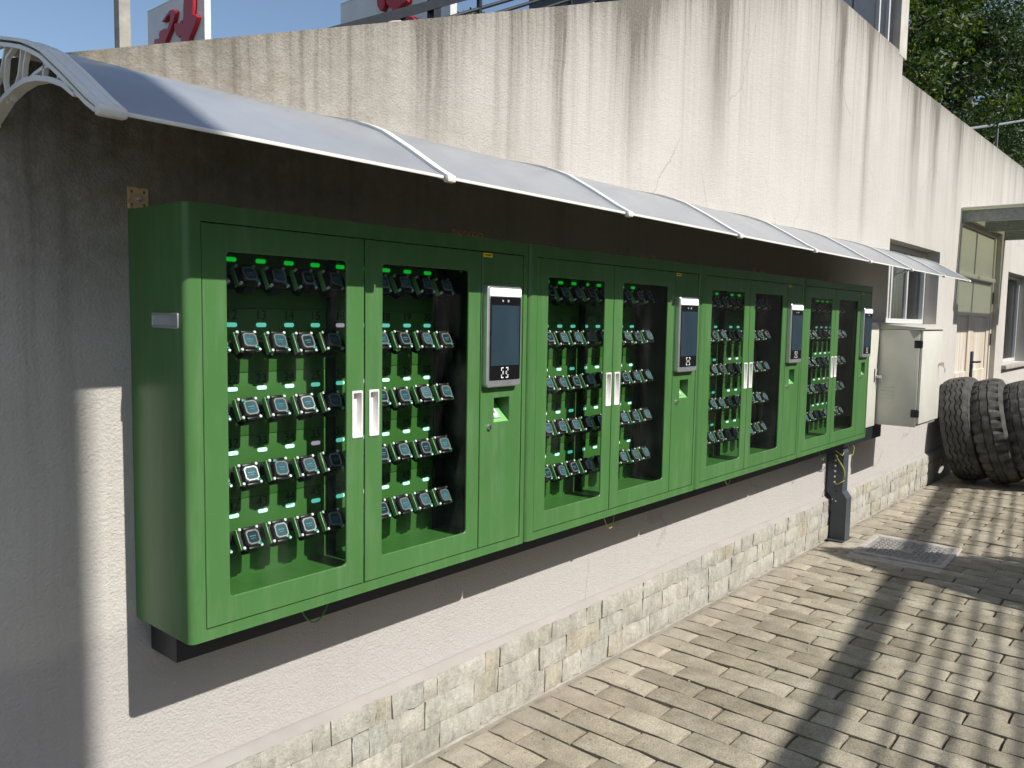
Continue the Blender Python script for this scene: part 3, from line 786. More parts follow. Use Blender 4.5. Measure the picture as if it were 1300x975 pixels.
    for q, rad in enumerate((.003, .0065, .010)):
        for sgn in (-1, 1):
            a0, a1 = (-38, 38) if sgn > 0 else (142, 218)
            o_ = arc2(xc, zc, rad + .0008, a0, a1, 6); i_ = arc2(xc, zc, rad - .0008, a0, a1, 6)[::-1]
            if q: d.plate(o_ + i_, [], y0, y1)
    M['mark'] = d.mesh('reader_mark', 'print_white')
    d = MB(); d.box(.971, 1.013, F - .0002, F + .0004, .9505, .9635); d.m(1).box(.977, 1.007, F - .0005, F - .0002, .9555, .9585); M['label'] = d.mesh('warning_label', ['yellow_label', 'print_black'])
    d = MB(); d.box(.115, .123, PANEL_Y - .1, PANEL_Y - .092, .0762, .080); d.m(0); M['foot'] = None
    # watch holder
    h = MB(); th = math.radians(28); ct, st = math.cos(th), math.sin(th)
    def tl(p): x, y, z = p; return (x, y*ct + z*(-st), -y*st*1.0*-1*-1 + z*ct) if False else (x, y*ct - z*st*-1, z*ct - y*st) 
    M['tilt'] = th
    h.box(-.0305, -.0285, -.002, .014, -.027, .027, .0007); h.m(2); h.plate(rr(-.0282, .0285, -.029, .029, .005, 3), [rr(-.019, .019, -.020, .020, .004, 2)], .000, .003, 0.0007)  # green left plate paints the green reflection in the clear holder's side
    h.m(1)
    for sx in (-1, 1):
        for sz in (-1, 1): h.cyl((sx*.0232, -.0075, sz*.0236), (sx*.0232, .006, sz*.0236), .0037, .0037, 8)
    h.m(2); h.box(-.012, .012, .003, .030, -.014, .010, 0.002)
    M['holder'] = h.mesh('watch_holder', ['holder_green', 'peg_white', 'black_rubber'], 40)
    h = MB(); h.box(-.011, .011, 0.0, .056, -.009, .009, .002); h.box(-.020, .020, .050, .0565, -.020, .016, .002); M['arm'] = h.mesh('holder_arm', 'black_rubber', 40)
    # led pill
    d = MB(); d.plate(rr(-.0148, .0148, -.0056, .0056, .0054, 5), [], PANEL_Y - .003, PANEL_Y - .0004, 0.0008)
    for c in ('green', 'cyan', 'violet'): M['led_' + c] = d.mesh('indicator_light', 'led_' + c, 35)
    M['num'] = {}
    for n in range(1, 51): me = text_mesh(str(n), 0.034, 'slot_number'); me.materials.append(MAT['print_black']); M['num'][n] = me
    # wall fixing plate
    d = MB(); hol = [arc2(x, z, .0042, 0, 324, 9) for x in (.010, .040) for z in (.010, .042)]
    d.plate(rr(0, .050, 0, .052, .002, 2), hol, -.0045, -.0008, 0.0006); M['fix'] = d.mesh('fixing_plate', 'brass', 35)
    d = MB(); d.cyl((.026, -.0045, .026), (.026, -.0075, .026), .0085, .0085, 16); d.cyl((.026, -.0075, .026), (.026, -.0120, .026), .0065, .004, 12); M['bolt'] = d.mesh('bolt', 'steel_screw', 35)
    # side grip on the exposed end
    d = MB(); o_ = rr(-.243, -.119, .727, .762, .004, 3); i_ = rr(-.237, -.125, .7325, .7565, .003, 3); i2 = rr(-.231, -.131, .738, .7525, .003, 3)
    d.plate(o_, [i_], -.0042, -.0006, .001, 'x'); n = len(i_)
    d.m(1)
    d.add([(-.0038, p[0], p[1]) for p in i_] + [(-.0008, p[0], p[1]) for p in i2], [(i, (i+1) % n, n+(i+1) % n, n+i) for i in range(n)] + [tuple(range(n, 2*n))])
    M['grip'] = d.mesh('side_grip', ['silver', 'grip_tray'], 35)
    d = MB(); d.add([(-.004, 0, 0)] * 0, []); M.pop('foot')
    return M
CM = cabinet_meshes()

def watch_meshes():
    M = {}
    # local frame: x right, -y out of the dial, z up along the strap
    oct_ = lambda a, b, c: [(-a + c, -b), (a - c, -b), (a, -b + c), (a, b - c), (a - c, b), (-a + c, b), (-a, b - c), (-a, -b + c)]
    b = MB(); b.plate(oct_(.0208, .0225, .007), [], -.0105, .0045, .0028); b.box(-.0155, .0155, -.006, .003, .021, .0285, .002); b.box(-.0155, .0155, -.006, .003, -.0285, -.021, .002)
    M['case'] = b.mesh('case', 'watch_case', 35)
    b = MB(); b.plate(oct_(.0178, .0185, .0062), [oct_(.0138, .0142, .0045)], -.0126, -.0102, .0008); M['bezel'] = b.mesh('bezel', 'watch_bezel', 30)
    b = MB(); b.plate(oct_(.0137, .0141, .0045), [], -.0116, -.0104)
    b.m(1); b.box(-.008, -.0035, -.0118, -.0115, .001, .0035); b.box(-.002, .0025, -.0118, -.0115, .001, .0035); b.box(.004, .008, -.0118, -.0115, .001, .0035); b.box(-.007, .006, -.0118, -.0115, -.0045, -.0033)
    M['screen'] = b.mesh('screen', ['watch_screen', 'watch_mark']); M['screen_off'] = b.mesh('screen', ['watch_screen_off', 'watch_mark'])
    b = MB(); b.box(.0085, .0195, -.0122, -.0060, -.0215, -.0165, .0012); M['button'] = b.mesh('button', 'teal', 35)
    # strap: upper and lower bands meeting in a loop behind the case
    prof = []
    for i in range(17):
        a = math.radians(65 + 230 * i / 16); prof.append((.010 - .034 * math.cos(a), .031 * math.sin(a)))
    b = MB(); n = len(prof); vs = []
    for i, (y, z) in enumerate(prof):
        wd = .0135 - .0035 * min(1, abs(i - (n-1)/2) < 4)
        for rr_ in (0, .0028):
            k = math.hypot(y - .01, z); yy = .01 + (y - .01) * (k - rr_) / k; zz = z * (k - rr_) / k
            vs += [(-wd, -(-yy) + .012, zz), (wd, yy + .012, zz)]
    fs = []
    for i in range(n - 1):
        a, c = i*4, (i+1)*4
        fs += [(a, a+1, c+1, c), (a+2, c+2, c+3, a+3), (a, c, c+2, a+2), (a+1, a+3, c+3, c+1)]
    b.add(vs, fs); b.box(-.012, .012, .047, .056, -.006, .006, .001); M['strap'] = b.mesh('strap', 'black_rubber', 40)
    return M
WM = watch_meshes()
WATCH_Y = -0.1855; WATCH_DZ = -0.0430; TILT = -CM['tilt']

WHERE = ['with the exposed side grip', 'adjoining the exposed-grip cabinet', 'second from the support post', 'beside the support post']
ORD = ['first', 'second', 'third', 'fourth', 'fifth', 'sixth', 'seventh', 'eighth', 'ninth', 'tenth']
ROWN = ['top', 'second', 'third', 'fourth', 'bottom']
def cabinet(k):
    rng = random.Random(40 + k)
    desc = ['green steel charging cabinet whose plain end with a grey side grip is exposed',
            'green steel charging cabinet adjoining the one with the exposed side grip',
            'green steel charging cabinet, second from the grey support post',
            'green steel charging cabinet beside the white electrical box, above the support post'][k]
    r = empty('charging_cabinet', (k * W, -0.0012, ZB)); tag(r, desc, 'cabinet', 'green charging cabinets in a row on the wall')
    L = lambda n, m, p=r, loc=(0, 0, 0), rot=(0, 0, 0): link(n, CM[m] if isinstance(m, str) else m, p, loc, rot)
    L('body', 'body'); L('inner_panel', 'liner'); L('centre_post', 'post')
    for i in (0, 1):
        d = L('door', 'door%d' % i); L('glass_pane', 'glass%d' % i, d); L('handle', 'handle%d' % i, d)
    p = L('control_panel', 'panel'); L('key_lock', 'lock', p); L('warning_label', 'label', p)
    n = L('card_niche', 'niche'); L('reader_ramp', 'ramp', n); L('sensor_body', 'sensor', n); L('sensor_ring', 'sensor2', n); L('sensor_window', 'sensor3', n)
    t = L('access_terminal', 'term')
    for a, b in (('face_glass', 'face'), ('lamp_bar', 'lamp'), ('screen', 'screen'), ('camera_lens', 'lens'), ('reader_mark', 'mark')): L(a, b, t)
    if k == 0: L('side_grip', 'grip')
    for x in ((0.0,) if k == 0 else (0.004,)) + (1.10,):
        f = L('fixing_plate', 'fix', r, (x, 0.0012, H + 0.003)); L('bolt', 'bolt', f)
    if k == 0: L('fixing_plate', 'fix', r, (1.155, .0012, H + .003))
    for row in range(5):
        for c in range(10):
            x = COL0 + COLP * c - .0035; z = LEDZ[row]; num = row * 10 + c + 1
            led = 'led_green' if row == 0 else ('led_violet' if rng.random() < .07 else 'led_cyan')
            L('indicator_light', led, r, (x, 0, z))
            L('slot_number', CM['num'][num], r, (x, PANEL_Y - .0008, z + .0145), (PI/2, 0, 0))
            tz = z + WATCH_DZ; jy, jz, jt = rng.uniform(-.003, .003), rng.uniform(-.0022, .0022), rng.uniform(-.09, .09)
            hd = L('watch_holder', 'holder', r, (x, WATCH_Y + jy, tz + jz), (TILT + jt * .5, 0, jt * .3)); hd.scale = (1.03,) * 3
            L('holder_arm', 'arm', hd, (0, .018, 0), (-TILT, 0, 0))
            wt = empty('wrist_watch', (k*W + x + rng.uniform(-.001, .001), WATCH_Y - .0062 + jy, ZB + tz + jz), (TILT + jt * .5, rng.uniform(-.07, .07), jt * .3 + rng.uniform(-.09, .09)))
            tag(wt, 'black square watch, %s slot of the %s row, green cabinet %s' % (ORD[c], ROWN[row], WHERE[k]), 'watch', 'watches hanging in the charging cabinets')
            wt.scale = (1.03,) * 3
            flip = rng.random() < 0.08
            dark = rng.random() < 0.3
            for nm in ('strap', 'case', 'bezel', 'screen', 'button'):
                o = link(nm, WM['screen_off'] if (nm == 'screen' and dark) else WM[nm], wt)
                if nm == 'button' and flip: o.rotation_euler.y = PI
    # earth wire hanging in a loop beneath
    def loop(x0, x1, sag, y0, m, m2):
        pts = [(x0 + (x1-x0)*i/14, y0 - .02*math.sin(PI*i/14), -.002 - sag*math.sin(PI*i/14)**.7 - .012*math.sin(2*PI*i/14)) for i in range(15)]
        a = MB(); a.tube(pts, .0022); o = a.build('earth_wire', m, r, smooth=60)
    xx = [0.36, 0.62, 0.5, 0.62][k]
    loop(xx, xx + [.12, .09, .07, .10][k], [.075, .085, .06, .10][k], -.16, 'wire_green' if k in (0, 3) else 'wire_yellow', None)
    return r
for k in range(4): cabinet(k)

# ------------------------------------------------------------------ support beam and post
def support():
    r = empty('support_frame', (4.89, -0.07, 0)); tag(r, 'dark grey steel post and channel beam carrying the row of green cabinets', 'support frame')
    def B(m, n, mat, **k): o = m.build(n, mat, r, **k); o.location = (-4.89, 0.07, 0); return o
    m = MB(); m.box(0.035, 5.60, -0.135, -0.131, 0.664, 0.7535); m.box(0.035, 5.60, -0.1308, -0.003, 0.7495, 0.7535); m.box(0.035, 5.60, -0.1308, -0.003, 0.664, 0.668); m.box(.035, .039, -.1306, -.003, .6682, .7493)
    B(m, 'channel_beam', 'steel_black')
    prof_l = [(-0.150, 0.0), (-0.046, 0.0), (-0.046, 0.30), (-0.012, 0.335), (-0.012, 0.62), (-0.03, 0.6635), (-0.100, 0.6635), (-0.118, 0.62), (-0.118, 0.345), (-0.150, 0.300)]
    m = MB(); m.prism(prof_l, 4.845, 4.851, 'x'); sd = B(m, 'side_plate', 'steel_dark'); 
    m = MB(); m.prism(prof_l, 4.938, 4.944, 'x'); B(m, 'side_plate', 'steel_dark')
    fr = [(-0.150, 0.0), (-0.150, 0.300), (-0.118, 0.345), (-0.118, 0.62), (-0.100, 0.6635)]
    m = MB()
    vs = []; 
    for y, z in fr: vs += [(4.8445, y - .0012, z), (4.9445, y - .0012, z), (4.9445, y + .005, z), (4.8445, y + .005, z)]
    n = len(fr); fs = [(i*4+j, i*4+(j+1) % 4, (i+1)*4+(j+1) % 4, (i+1)*4+j) for i in range(n-1) for j in range(4)] + [(0, 1, 2, 3), tuple(range((n-1)*4, n*4))]
    m.add(vs, fs); B(m, 'front_plate', 'steel_dark')
    for i in range(6):
        m = MB(); z = .60 - .038 * i; m.cyl((4.845, -.066, z), (4.840, -.066, z), .0075, .0075, 12); m.cyl((4.840, -.066, z), (4.836, -.066, z), .004, .003, 8); B(m, 'bolt', 'steel_screw', smooth=35)
    for y, z, q in ((-.066, .372, .006), (-.075, .345, .009), (-.055, .285, .004), (-.078, .275, .005)):
        m = MB(); m.cyl((4.8448, y, z), (4.8440, y, z), q, q, 12); B(m, 'bolt_hole', 'black_glossy' if q > .0055 else 'steel_screw')
    m = MB(); m.tube([(4.838, -.07, .60), (4.825, -.085, .575), (4.83, -.105, .545), (4.835, -.12, .52), (4.85, -.128, .49), (4.86, -.125, .45)], .0032); B(m, 'earth_wire', 'wire_yellow', smooth=60)
    m = MB(); m.tube([(4.838, -.066, .405), (4.81, -.09, .40), (4.80, -.115, .415), (4.83, -.135, .43)], .0022); B(m, 'earth_wire', 'wire_yellow', smooth=60)
    m = MB(); m.tube([(4.99, -.12, .665), (5.0, -.135, .645), (4.97, -.14, .60), (4.955, -.13, .585)], .003); B(m, 'earth_wire', 'wire_yellow', smooth=60)
    m = MB(); m.tube([(4.66, -.12, .66), (4.72, -.14, .625), (4.78, -.13, .61), (4.84, -.12, .625)], .0026); B(m, 'earth_wire', 'wire_yellow', smooth=60)
    m = MB(); m.box(4.80, 4.99, -.155, -.004, -.0005, .004, .001); B(m, 'base_plate', 'steel_dark')
support()

# ------------------------------------------------------------------ electrical boxes
def elec():
    r = empty('meter_box', (5.11, -.07, .7545)); tag(r, 'narrow white electrical box between the green cabinets and the vented box', 'electrical box')
    def B(m, n, mat, p=r, **k): o = m.build(n, mat, p, **k); o.location = (-5.11, .07, -.7545) if p is r else (0, 0, 0); return o
    m = MB(); m.box(4.806, 5.415, -.128, -.001, .7545, 1.525, .003); B(m, 'body', 'box_cream', smooth=35)
    m = MB(); m.box(4.83, 5.40, -.1445, -.1285, .765, 1.515, .003); d = B(m, 'door', 'box_cream', smooth=35)
    m = MB(); m.box(5.33, 5.345, -.149, -.1447, 1.09, 1.19, .002); B(m, 'handle', 'steel_black', d)
    m = MB(); m.cyl((5.375, -.1447, 1.13), (5.375, -.165, 1.13), .011, .009, 12); m.box(5.372, 5.378, -.185, -.165, 1.12, 1.14); m.tube([(5.375, -.18, 1.12), (5.38, -.19, 1.09), (5.385, -.185, 1.07)], .003); B(m, 'key_lock', 'silver', d, smooth=40)
    r2 = empty('distribution_box', (5.69, -.2, .80)); tag(r2, 'deep cream electrical box with louvred side, black hinges and sloped cap', 'electrical box')
    def B2(m, n, mat, p=None, **k):
        o = m.build(n, mat, p or r2, **k); o.location = (0, 0, 0) if p else (-5.69, .2, -.80); return o
    m = MB(); m.box(5.418, 5.962, -.418, -.001, .775, 1.478, .003); bd = B2(m, 'body', 'box_cream', smooth=35)
    m = MB(); m.box(5.424, 5.968, -.4385, -.4215, .800, 1.482, .003); d = B2(m, 'door', 'box_cream', smooth=35)
    cap = [(-.001, 1.5305), (-.001, 1.4785), (-.452, 1.4835), (-.452, 1.4925)]
    m = MB(); m.prism(cap, 5.408, 5.975, 'x'); B2(m, 'cap', 'box_cream')
    for z in (.875, 1.375):
        m = MB(); m.box(5.4085, 5.4178, -.437, -.385, z - .028, z + .028, .002); m.cyl((5.411, -.4365, z - .022), (5.411, -.4365, z + .022), .006, .006, 8); B2(m, 'hinge', 'steel_black', smooth=35)
    for i in range(5):
        z = .945 + i * .027
        m = MB(); m.add([(5.4178, -.26, z), (5.4178, -.17, z), (5.4178, -.17, z + .012), (5.4178, -.26, z + .012), (5.4105, -.257, z + .003), (5.4105, -.173, z + .003)], [(4, 5, 2, 3), (0, 1, 5, 4), (1, 2, 5), (0, 4, 3)])
        B2(m, 'louvre', 'box_cream')
    m = MB(); m.cyl((5.90, -.4386, 1.22), (5.90, -.456, 1.22), .012, .010, 12); m.box(5.897, 5.903, -.475, -.456, 1.205, 1.235); m.tube([(5.90, -.47, 1.205), (5.905, -.485, 1.18), (5.91, -.48, 1.16)], .003); B2(m, 'key_lock', 'silver', d, smooth=40)
elec()

# ------------------------------------------------------------------ awning
PROF = [(0.0, 2.078), (-.05, 2.074), (-.10, 2.062), (-.15, 2.050), (-.20, 2.037), (-.25, 2.020), (-.30, 2.000), (-.35, 1.972), (-.40, 1.944), (-.45, 1.914), (-.50, 1.884), (-.548, 1.858)]
RIBX = [-0.268, 0.548, 1.364, 2.180, 2.996, 3.812, 4.628, 5.444, 6.215]
def awning():
    r = empty('awning', (2.97, -.02, 1.9)); tag(r, 'long pale curved awning on white ribs above the green cabinets', 'awning')
    def B(m, n, mat, p=None, **k):
        o = m.build(n, mat, p or r, **k); o.location = (0, 0, 0) if p else (-2.97, .02, -1.9); return o
    def sweep(x0, x1, prof, up, dn):
        # band following the arc, from dn below to up above
        vs = []
        for i, (y, z) in enumerate(prof):
            a = prof[max(0, i-1)]; b = prof[min(len(prof)-1, i+1)]
            t = Vector((b[0]-a[0], b[1]-a[1])).normalized(); nn = Vector((t.y, -t.x)); nn = nn if nn.y > 0 else -nn
            for x, h in ((x0, dn), (x1, dn), (x1, up), (x0, up)): vs.append((x, y + nn.x*h, z + nn.y*h))
        n = len(prof); fs = [(i*4+j, i*4+(j+1) % 4, (i+1)*4+(j+1) % 4, (i+1)*4+j) for i in range(n-1) for j in range(4)] + [(0, 1, 2, 3), tuple(range((n-1)*4, n*4))]
        return MB().add(vs, fs)
    for a, b in zip(RIBX, RIBX[1:]):
        prof = [(y, z + 0.0) for y, z in PROF[:-1]] + [(-.540, 1.8625)]
        B(sweep(a + .002, b - .002, prof, 0.0016, -0.0016), 'panel', 'canopy_sheet', smooth=50)
        m = MB(); m.box(a + .020, b - .020, -.5445, -.5405, 1.857, 1.8645, .001); B(m, 'edge_trim', 'rib_plastic', smooth=35)
        m = MB(); m.box(a + .020, b - .020, -.012, -.001, 2.062, 2.082, .002); B(m, 'wall_trim', 'rib_plastic', smooth=35)
    for i, x in enumerate(RIBX):
        hw = 0.0245 if i in (0, len(RIBX)-1) else 0.014
        m = sweep(x - hw, x + hw, PROF, 0.0085, 0.0022); rb = B(m, 'rib', 'rib_plastic', smooth=40)
        m = MB(); m.box(x - hw - .001, x + hw + .001, -.555, -.535, 1.8495, 1.8680, .005); B(m, 'end_cap', 'rib_plastic', rb, smooth=40)
        if hw > .02:
            for s in (-.012, .012):
                m = sweep(x + s - .001, x + s + .001, PROF, 0.0098, 0.0086); B(m, 'rib_ridge', 'rib_plastic', rb, smooth=40)
        # bracket below the sheet: upper chord, arched lower chord, wall leg, scroll struts
        e = MB(); bw = .012; xb = x - .012
        def chord(pts, th):
            q = [Vector(p) for p in pts]; up = []; dn = []
            for j, p in enumerate(q):
                t = (q[min(j+1, len(q)-1)] - q[max(j-1, 0)]).normalized(); nn = Vector((-t.y, t.x)); up.append(tuple(p + nn*th)); dn.append(tuple(p - nn*th))
            e.prism(up + dn[::-1], xb - bw, xb + bw, 'x')
        chord([(y, z - .007) for y, z in PROF[:-1]] + [(-.535, 1.860)], .004)
        if i not in (0, len(RIBX) - 1):
            B(e, 'bracket', 'rib_plastic', rb, smooth=30); continue
        chord([(-.012, 1.918), (-.060, 1.936), (-.10, 1.950), (-.16, 1.960), (-.22, 1.963), (-.28, 1.957), (-.34, 1.944), (-.40, 1.925), (-.45, 1.900)], .005)
        e.box(xb - bw, xb + bw, -.012, -.001, 1.905, 2.06, .002)
        bw = .0045
        for pts in ([(-.012, 1.98), (-.06, 2.0), (-.10, 2.055)], [(-.10, 1.938), (-.085, 1.985), (-.10, 2.03), (-.15, 2.045)], [(-.12, 1.943), (-.165, 1.985), (-.185, 2.03)],
                    [(-.185, 1.962), (-.195, 2.0), (-.215, 2.026)], [(-.205, 1.964), (-.25, 1.972), (-.30, 1.976), (-.335, 1.972)], [(-.29, 1.957), (-.30, 1.985)], [(-.36, 1.938), (-.365, 1.955)], [(-.385, 1.930), (-.395, 1.940)]):
            chord(pts, .0032)
        B(e, 'bracket', 'rib_plastic', rb, smooth=30)
awning()

# ------------------------------------------------------------------ windows and door of the wall
def window(x0, x1, z0, z1, mull):
    y = 0.115
    m = MB(); m.plate(rect(x0 + .002, x1 - .002, z0 + .002, z1 - .002), [rect(x0 + .032, x1 - .032, z0 + .045, z1 - .045)], y, y + .07, .003)
    f = m.build('window', 'window_white', wall, smooth=35)
    for q in mull:
        m = MB(); m.box(q - .018, q + .018, y + .012, y + .05, z0 + .0455, z1 - .0455, .003); m.build('mullion', 'window_white', f, smooth=35)
    e = [x0 + .045] + list(mull) + [x1 - .045]
    for i, (a, b) in enumerate(zip(e, e[1:])):
        m = MB(); yy = y + .03 + .004 * (i % 2); m.box(a + (.0255 if i else .0005), b - (.0255 if i < len(e)-2 else .0005), yy, yy + .003, z0 + .0455, z1 - .0455); m.build('pane', 'window_glass', f)
window(6.04, 7.62, 1.52, 2.20, (6.52, 6.60, 7.08))
window(11.02, 12.6, 1.02, 2.20, (11.5,))
m = MB(); m.box(10.96, 12.66, -.055, .10, .965, 1.018, .004); m.build('window_sill', 'concrete', wall, smooth=35)
# grey blind half closed behind the window by the awning
for i in range(9):
    m = MB(); xx = 6.66 + i * .048; m.box(xx, xx + .040, .205 + .012 * (i % 2), .208 + .012 * (i % 2), 1.53, 2.18); m.build('blind_strip', 'grey_plastic', wall)

def double_door():
    x0, x1, z1 = OPEN[1][0], OPEN[1][1], OPEN[1][3]
    y = .055; zc = 2.02
    m = MB(); m.plate(rect(x0 + .002, x1 - .002, -.01, z1 - .002), [rect(x0 + .05, x1 - .05, 0.0, zc), rect(x0 + .05, x1 - .05, zc + .06, z1 - .05)], y, y + .07, .003)
    d = m.build('door_frame', 'door_paint', wall, smooth=35)
    mid = (x0 + x1) / 2
    for a, b in ((x0 + .053, mid - .004), (mid + .004, x1 - .053)):
        m = MB(); p0, p1 = a + .12, b - .12
        m.plate(rect(a, b, .01, zc - .004), [rect(p0, p1, .2, .85), rect(p0, p1, 1.0, 1.62)], y + .018, y + .052, .004)
        m.box(p0 - .002, p1 + .002, y + .034, y + .045, .19, .86); m.box(p0 - .002, p1 + .002, y + .034, y + .045, .99, 1.63)
        m.build('door_leaf', 'door_paint', d, smooth=35)
        m = MB(); m.box(a, b, y + .02, y + .05, zc + .064, z1 - .054, .004); m.build('transom_panel', 'door_paint', d, smooth=35)
    for xx in (x0 + .03, x1 - .055):
        for z in (.5, 1.35, 1.85):
            m = MB(); m.box(xx, xx + .025, y - .012, y - .0005, z - .07, z + .07, .003); m.build('hinge', 'steel_black', d, smooth=35)
    m = MB(); m.box(mid + .04, mid + .15, y + .004, y + .0175, .92, 1.22, .003); m.cyl((mid + .075, y + .004, 1.10), (mid + .075, y - .05, 1.10), .011, .011, 10); m.box(mid + .065, mid + .22, y - .062, y - .045, 1.09, 1.112, .004); m.build('door_handle', 'steel_black', d, smooth=35)
    m = MB(); m.box(x0 + .1, x1 - .1, y - .03, y - .001, 2.03, 2.075, .003); m.build('drip_rail', 'door_paint', d, smooth=35)
double_door()
def hood():
    r = empty('door_hood', (9.6, -.01, 2.6)); tag(r, 'steel door hood with pale translucent sheet over the rust-streaked double door', 'door hood')
    def B(m, n, mat, **k): o = m.build(n, mat, r, **k); o.location = (-9.6, .01, -2.6); return o
    for x in (8.40, 9.5, 10.62):
        m = MB(); m.box(x, x + .05, -.98, -.001, 2.56, 2.675, .003); B(m, 'side_beam', 'hood_grey', smooth=35)
    m = MB(); m.box(8.38, 10.69, -1.05, -.981, 2.53, 2.675, .003); B(m, 'front_beam', 'hood_grey', smooth=35)
    m = MB(); m.box(8.36, 10.71, -1.07, -.001, 2.677, 2.687); B(m, 'sheet', 'hood_sheet')
    m = MB(); m.box(8.345, 8.375, -1.07, -.001, 2.688, 2.702, .002); B(m, 'edge_flashing', 'rib_plastic')
hood()

# ------------------------------------------------------------------ tyres
def tyre_meshes(kind, R=0.505, Wd=0.245, Ri=0.285):
    """axis along y; tread part and casing part"""
    N = 120
    h = Wd / 2
    if kind == 0: groove = [(-.068, .0055), (-.023, .0055), (.023, .0055), (.068, .0055)]
    else: groove = [(-.035, .006), (.035, .006)]
    def crown(y): return R - .012 * (y / h) ** 2 - .010 * max(0, (abs(y) - .8*h) / (.2*h)) ** 2
    t = MB(); vs = []; cols = []
    ys = [-h]
    for g, wd in groove: ys += [g - wd - .0015, g - wd, g + wd, g + wd + .0015]
    ys += [h]
    if kind: ys = sorted(ys + [-h + .045, h - .045])
    for i in range(N):
        a = 2 * PI * i / N
        zz = (.0065 if (i // 2) % 2 else -.0065) if kind == 0 else (.003 if (i // 3) % 2 else -.003)
        for j, y in enumerate(ys):
            yy = y; edge = abs(y) > h - 1e-6
            deep = any(abs(y - (g - wd)) < 1e-6 or abs(y - (g + wd)) < 1e-6 for g, wd in groove)
            if not edge: yy = y + zz
            rr_ = crown(yy) - (.012 if deep else 0)
            if kind and abs(y) > h - .05 and i % 4 == 0: rr_ -= .022      # shoulder lugs
            if kind and abs(y) < .03 and i % 6 == 0 and not deep: rr_ -= .008
            if kind == 0 and edge and i % 3 == 0: rr_ -= .006
            vs.append((rr_ * math.cos(a), yy, rr_ * math.sin(a)))
    n = len(ys)
    fs = [(i*n+j, i*n+j+1, ((i+1) % N)*n+j+1, ((i+1) % N)*n+j) for i in range(N) for j in range(n-1)]
    tread = t.add(vs, fs).mesh('tread', 'tyre_rubber', 22)
    sides = []
    for s in (-1, 1):
        prof = [(h, crown(h) - .001), (h + .006, R - .045), (h + .016, R - .09), (h + .018, R - .12), (h + .012, R - .165), (h - .004, Ri + .03), (h - .022, Ri + .006), (h - .045, Ri), (h - .055, Ri + .012), (h - .03, R - .14), (h - .03, R - .06), (0.0, R - .035)]
        prof.insert(3, (h + .0205, R - .100)); prof.insert(4, (h + .0175, R - .104))
        c = MB(); vs = []; M_ = 72
        for i in range(M_):
            a = 2 * PI * i / M_
            for y, q in prof: vs.append((q * math.cos(a), s * y, q * math.sin(a)))
        n = len(prof); fs = [(i*n+j, i*n+j+1, ((i+1) % M_)*n+j+1, ((i+1) % M_)*n+j) for i in range(M_) for j in range(n-1)]
        sides.append(c.add(vs, fs).mesh('sidewall', 'tyre_rubber', 40))
    return tread, sides
TY = [tyre_meshes(0), tyre_meshes(1)]
for k, (x, yb, lean, kind, lab, yaw) in enumerate(((8.00, -.345, 11.5, 0, 'worn black truck tyre with four zigzag grooves leaning on the wall', 0.00),
                                   (8.02, -.625, 14.5, 1, 'worn black truck tyre with lugged shoulders between two other tyres', 0.03),
                                   (8.12, -.925, 18.0, 1, 'outermost worn black truck tyre leaning on the other tyres', -0.02))):
    th = math.radians(lean); R_ = .505
    # lowest point: the inner shoulder touches the ground
    r = empty('truck_tyre', (x, yb + R_ * math.sin(th), R_ * math.cos(th) * .985 + .5 * .235 * math.sin(th)), (-th, 0, yaw)); tag(r, lab, 'tyre', 'truck tyres leaning in a row by the door')
    tr, sd = TY[kind]
    o = link('tread', tr, r); o.rotation_euler.y = k * 0.7
    for q in sd: link('sidewall', q, r)

# ------------------------------------------------------------------ things on the terrace
def rescale(p, k): return CAM + (Vector(p) - CAM) * k      # a pixel's ray carried on to the row of boards
def sign(face, k, y0, y1, ztop, zbot, strokes, lab):
    X = rescale((face, 0, 0), k).x
    a = rescale((face, y0, ztop), k); b = rescale((face, y1, zbot), k)
    r = empty('sign_board', (X, a.y, hill_z(X, a.y))); tag(r, lab, 'sign', 'white character boards on the terrace')
    off = -Vector(r.location)
    m = MB(); m.box(X, X + .055, a.y, b.y, b.z - .3, a.z + .45, .004); o = m.build('board', 'sign_white', r, smooth=35); o.location = off
    for s in strokes:
        pts = [rescale((face, y, z), k) for y, z in s]
        m = MB(); m.plate([(p.y, p.z) for p in pts], [], X - .035, X - .001, .006, 'x'); o = m.build('red_stroke', 'sign_red', r, smooth=40); o.location = off
    for y in (a.y + .15, b.y - .15):
        m = MB(); m.box(X + .004, X + .05, y - .03, y + .03, hill_z(X, y) - .2, b.z - .302); o = m.build('leg', 'steel_dark', r); o.location = off
S1 = [[(0.367, 2.357), (0.346, 2.367), (0.321, 2.378), (0.301, 2.378), (0.284, 2.369), (0.286, 2.358), (0.297, 2.34), (0.318, 2.32), (0.344, 2.297), (0.36, 2.27), (0.42, 2.28), (0.413, 2.317), (0.384, 2.314), (0.386, 2.325), (0.378, 2.334), (0.353, 2.335), (0.335, 2.331), (0.319, 2.347), (0.316, 2.365), (0.334, 2.362), (0.347, 2.353)],
      [(0.292, 2.336), (0.278, 2.335), (0.263, 2.328), (0.258, 2.336), (0.248, 2.335), (0.244, 2.323), (0.241, 2.346), (0.24, 2.373), (0.23, 2.416), (0.183, 2.405), (0.184, 2.361), (0.189, 2.339), (0.173, 2.335), (0.162, 2.325), (0.174, 2.308), (0.198, 2.286), (0.215, 2.267), (0.26, 2.275), (0.255, 2.293), (0.269, 2.293), (0.284, 2.302), (0.293, 2.322)]]
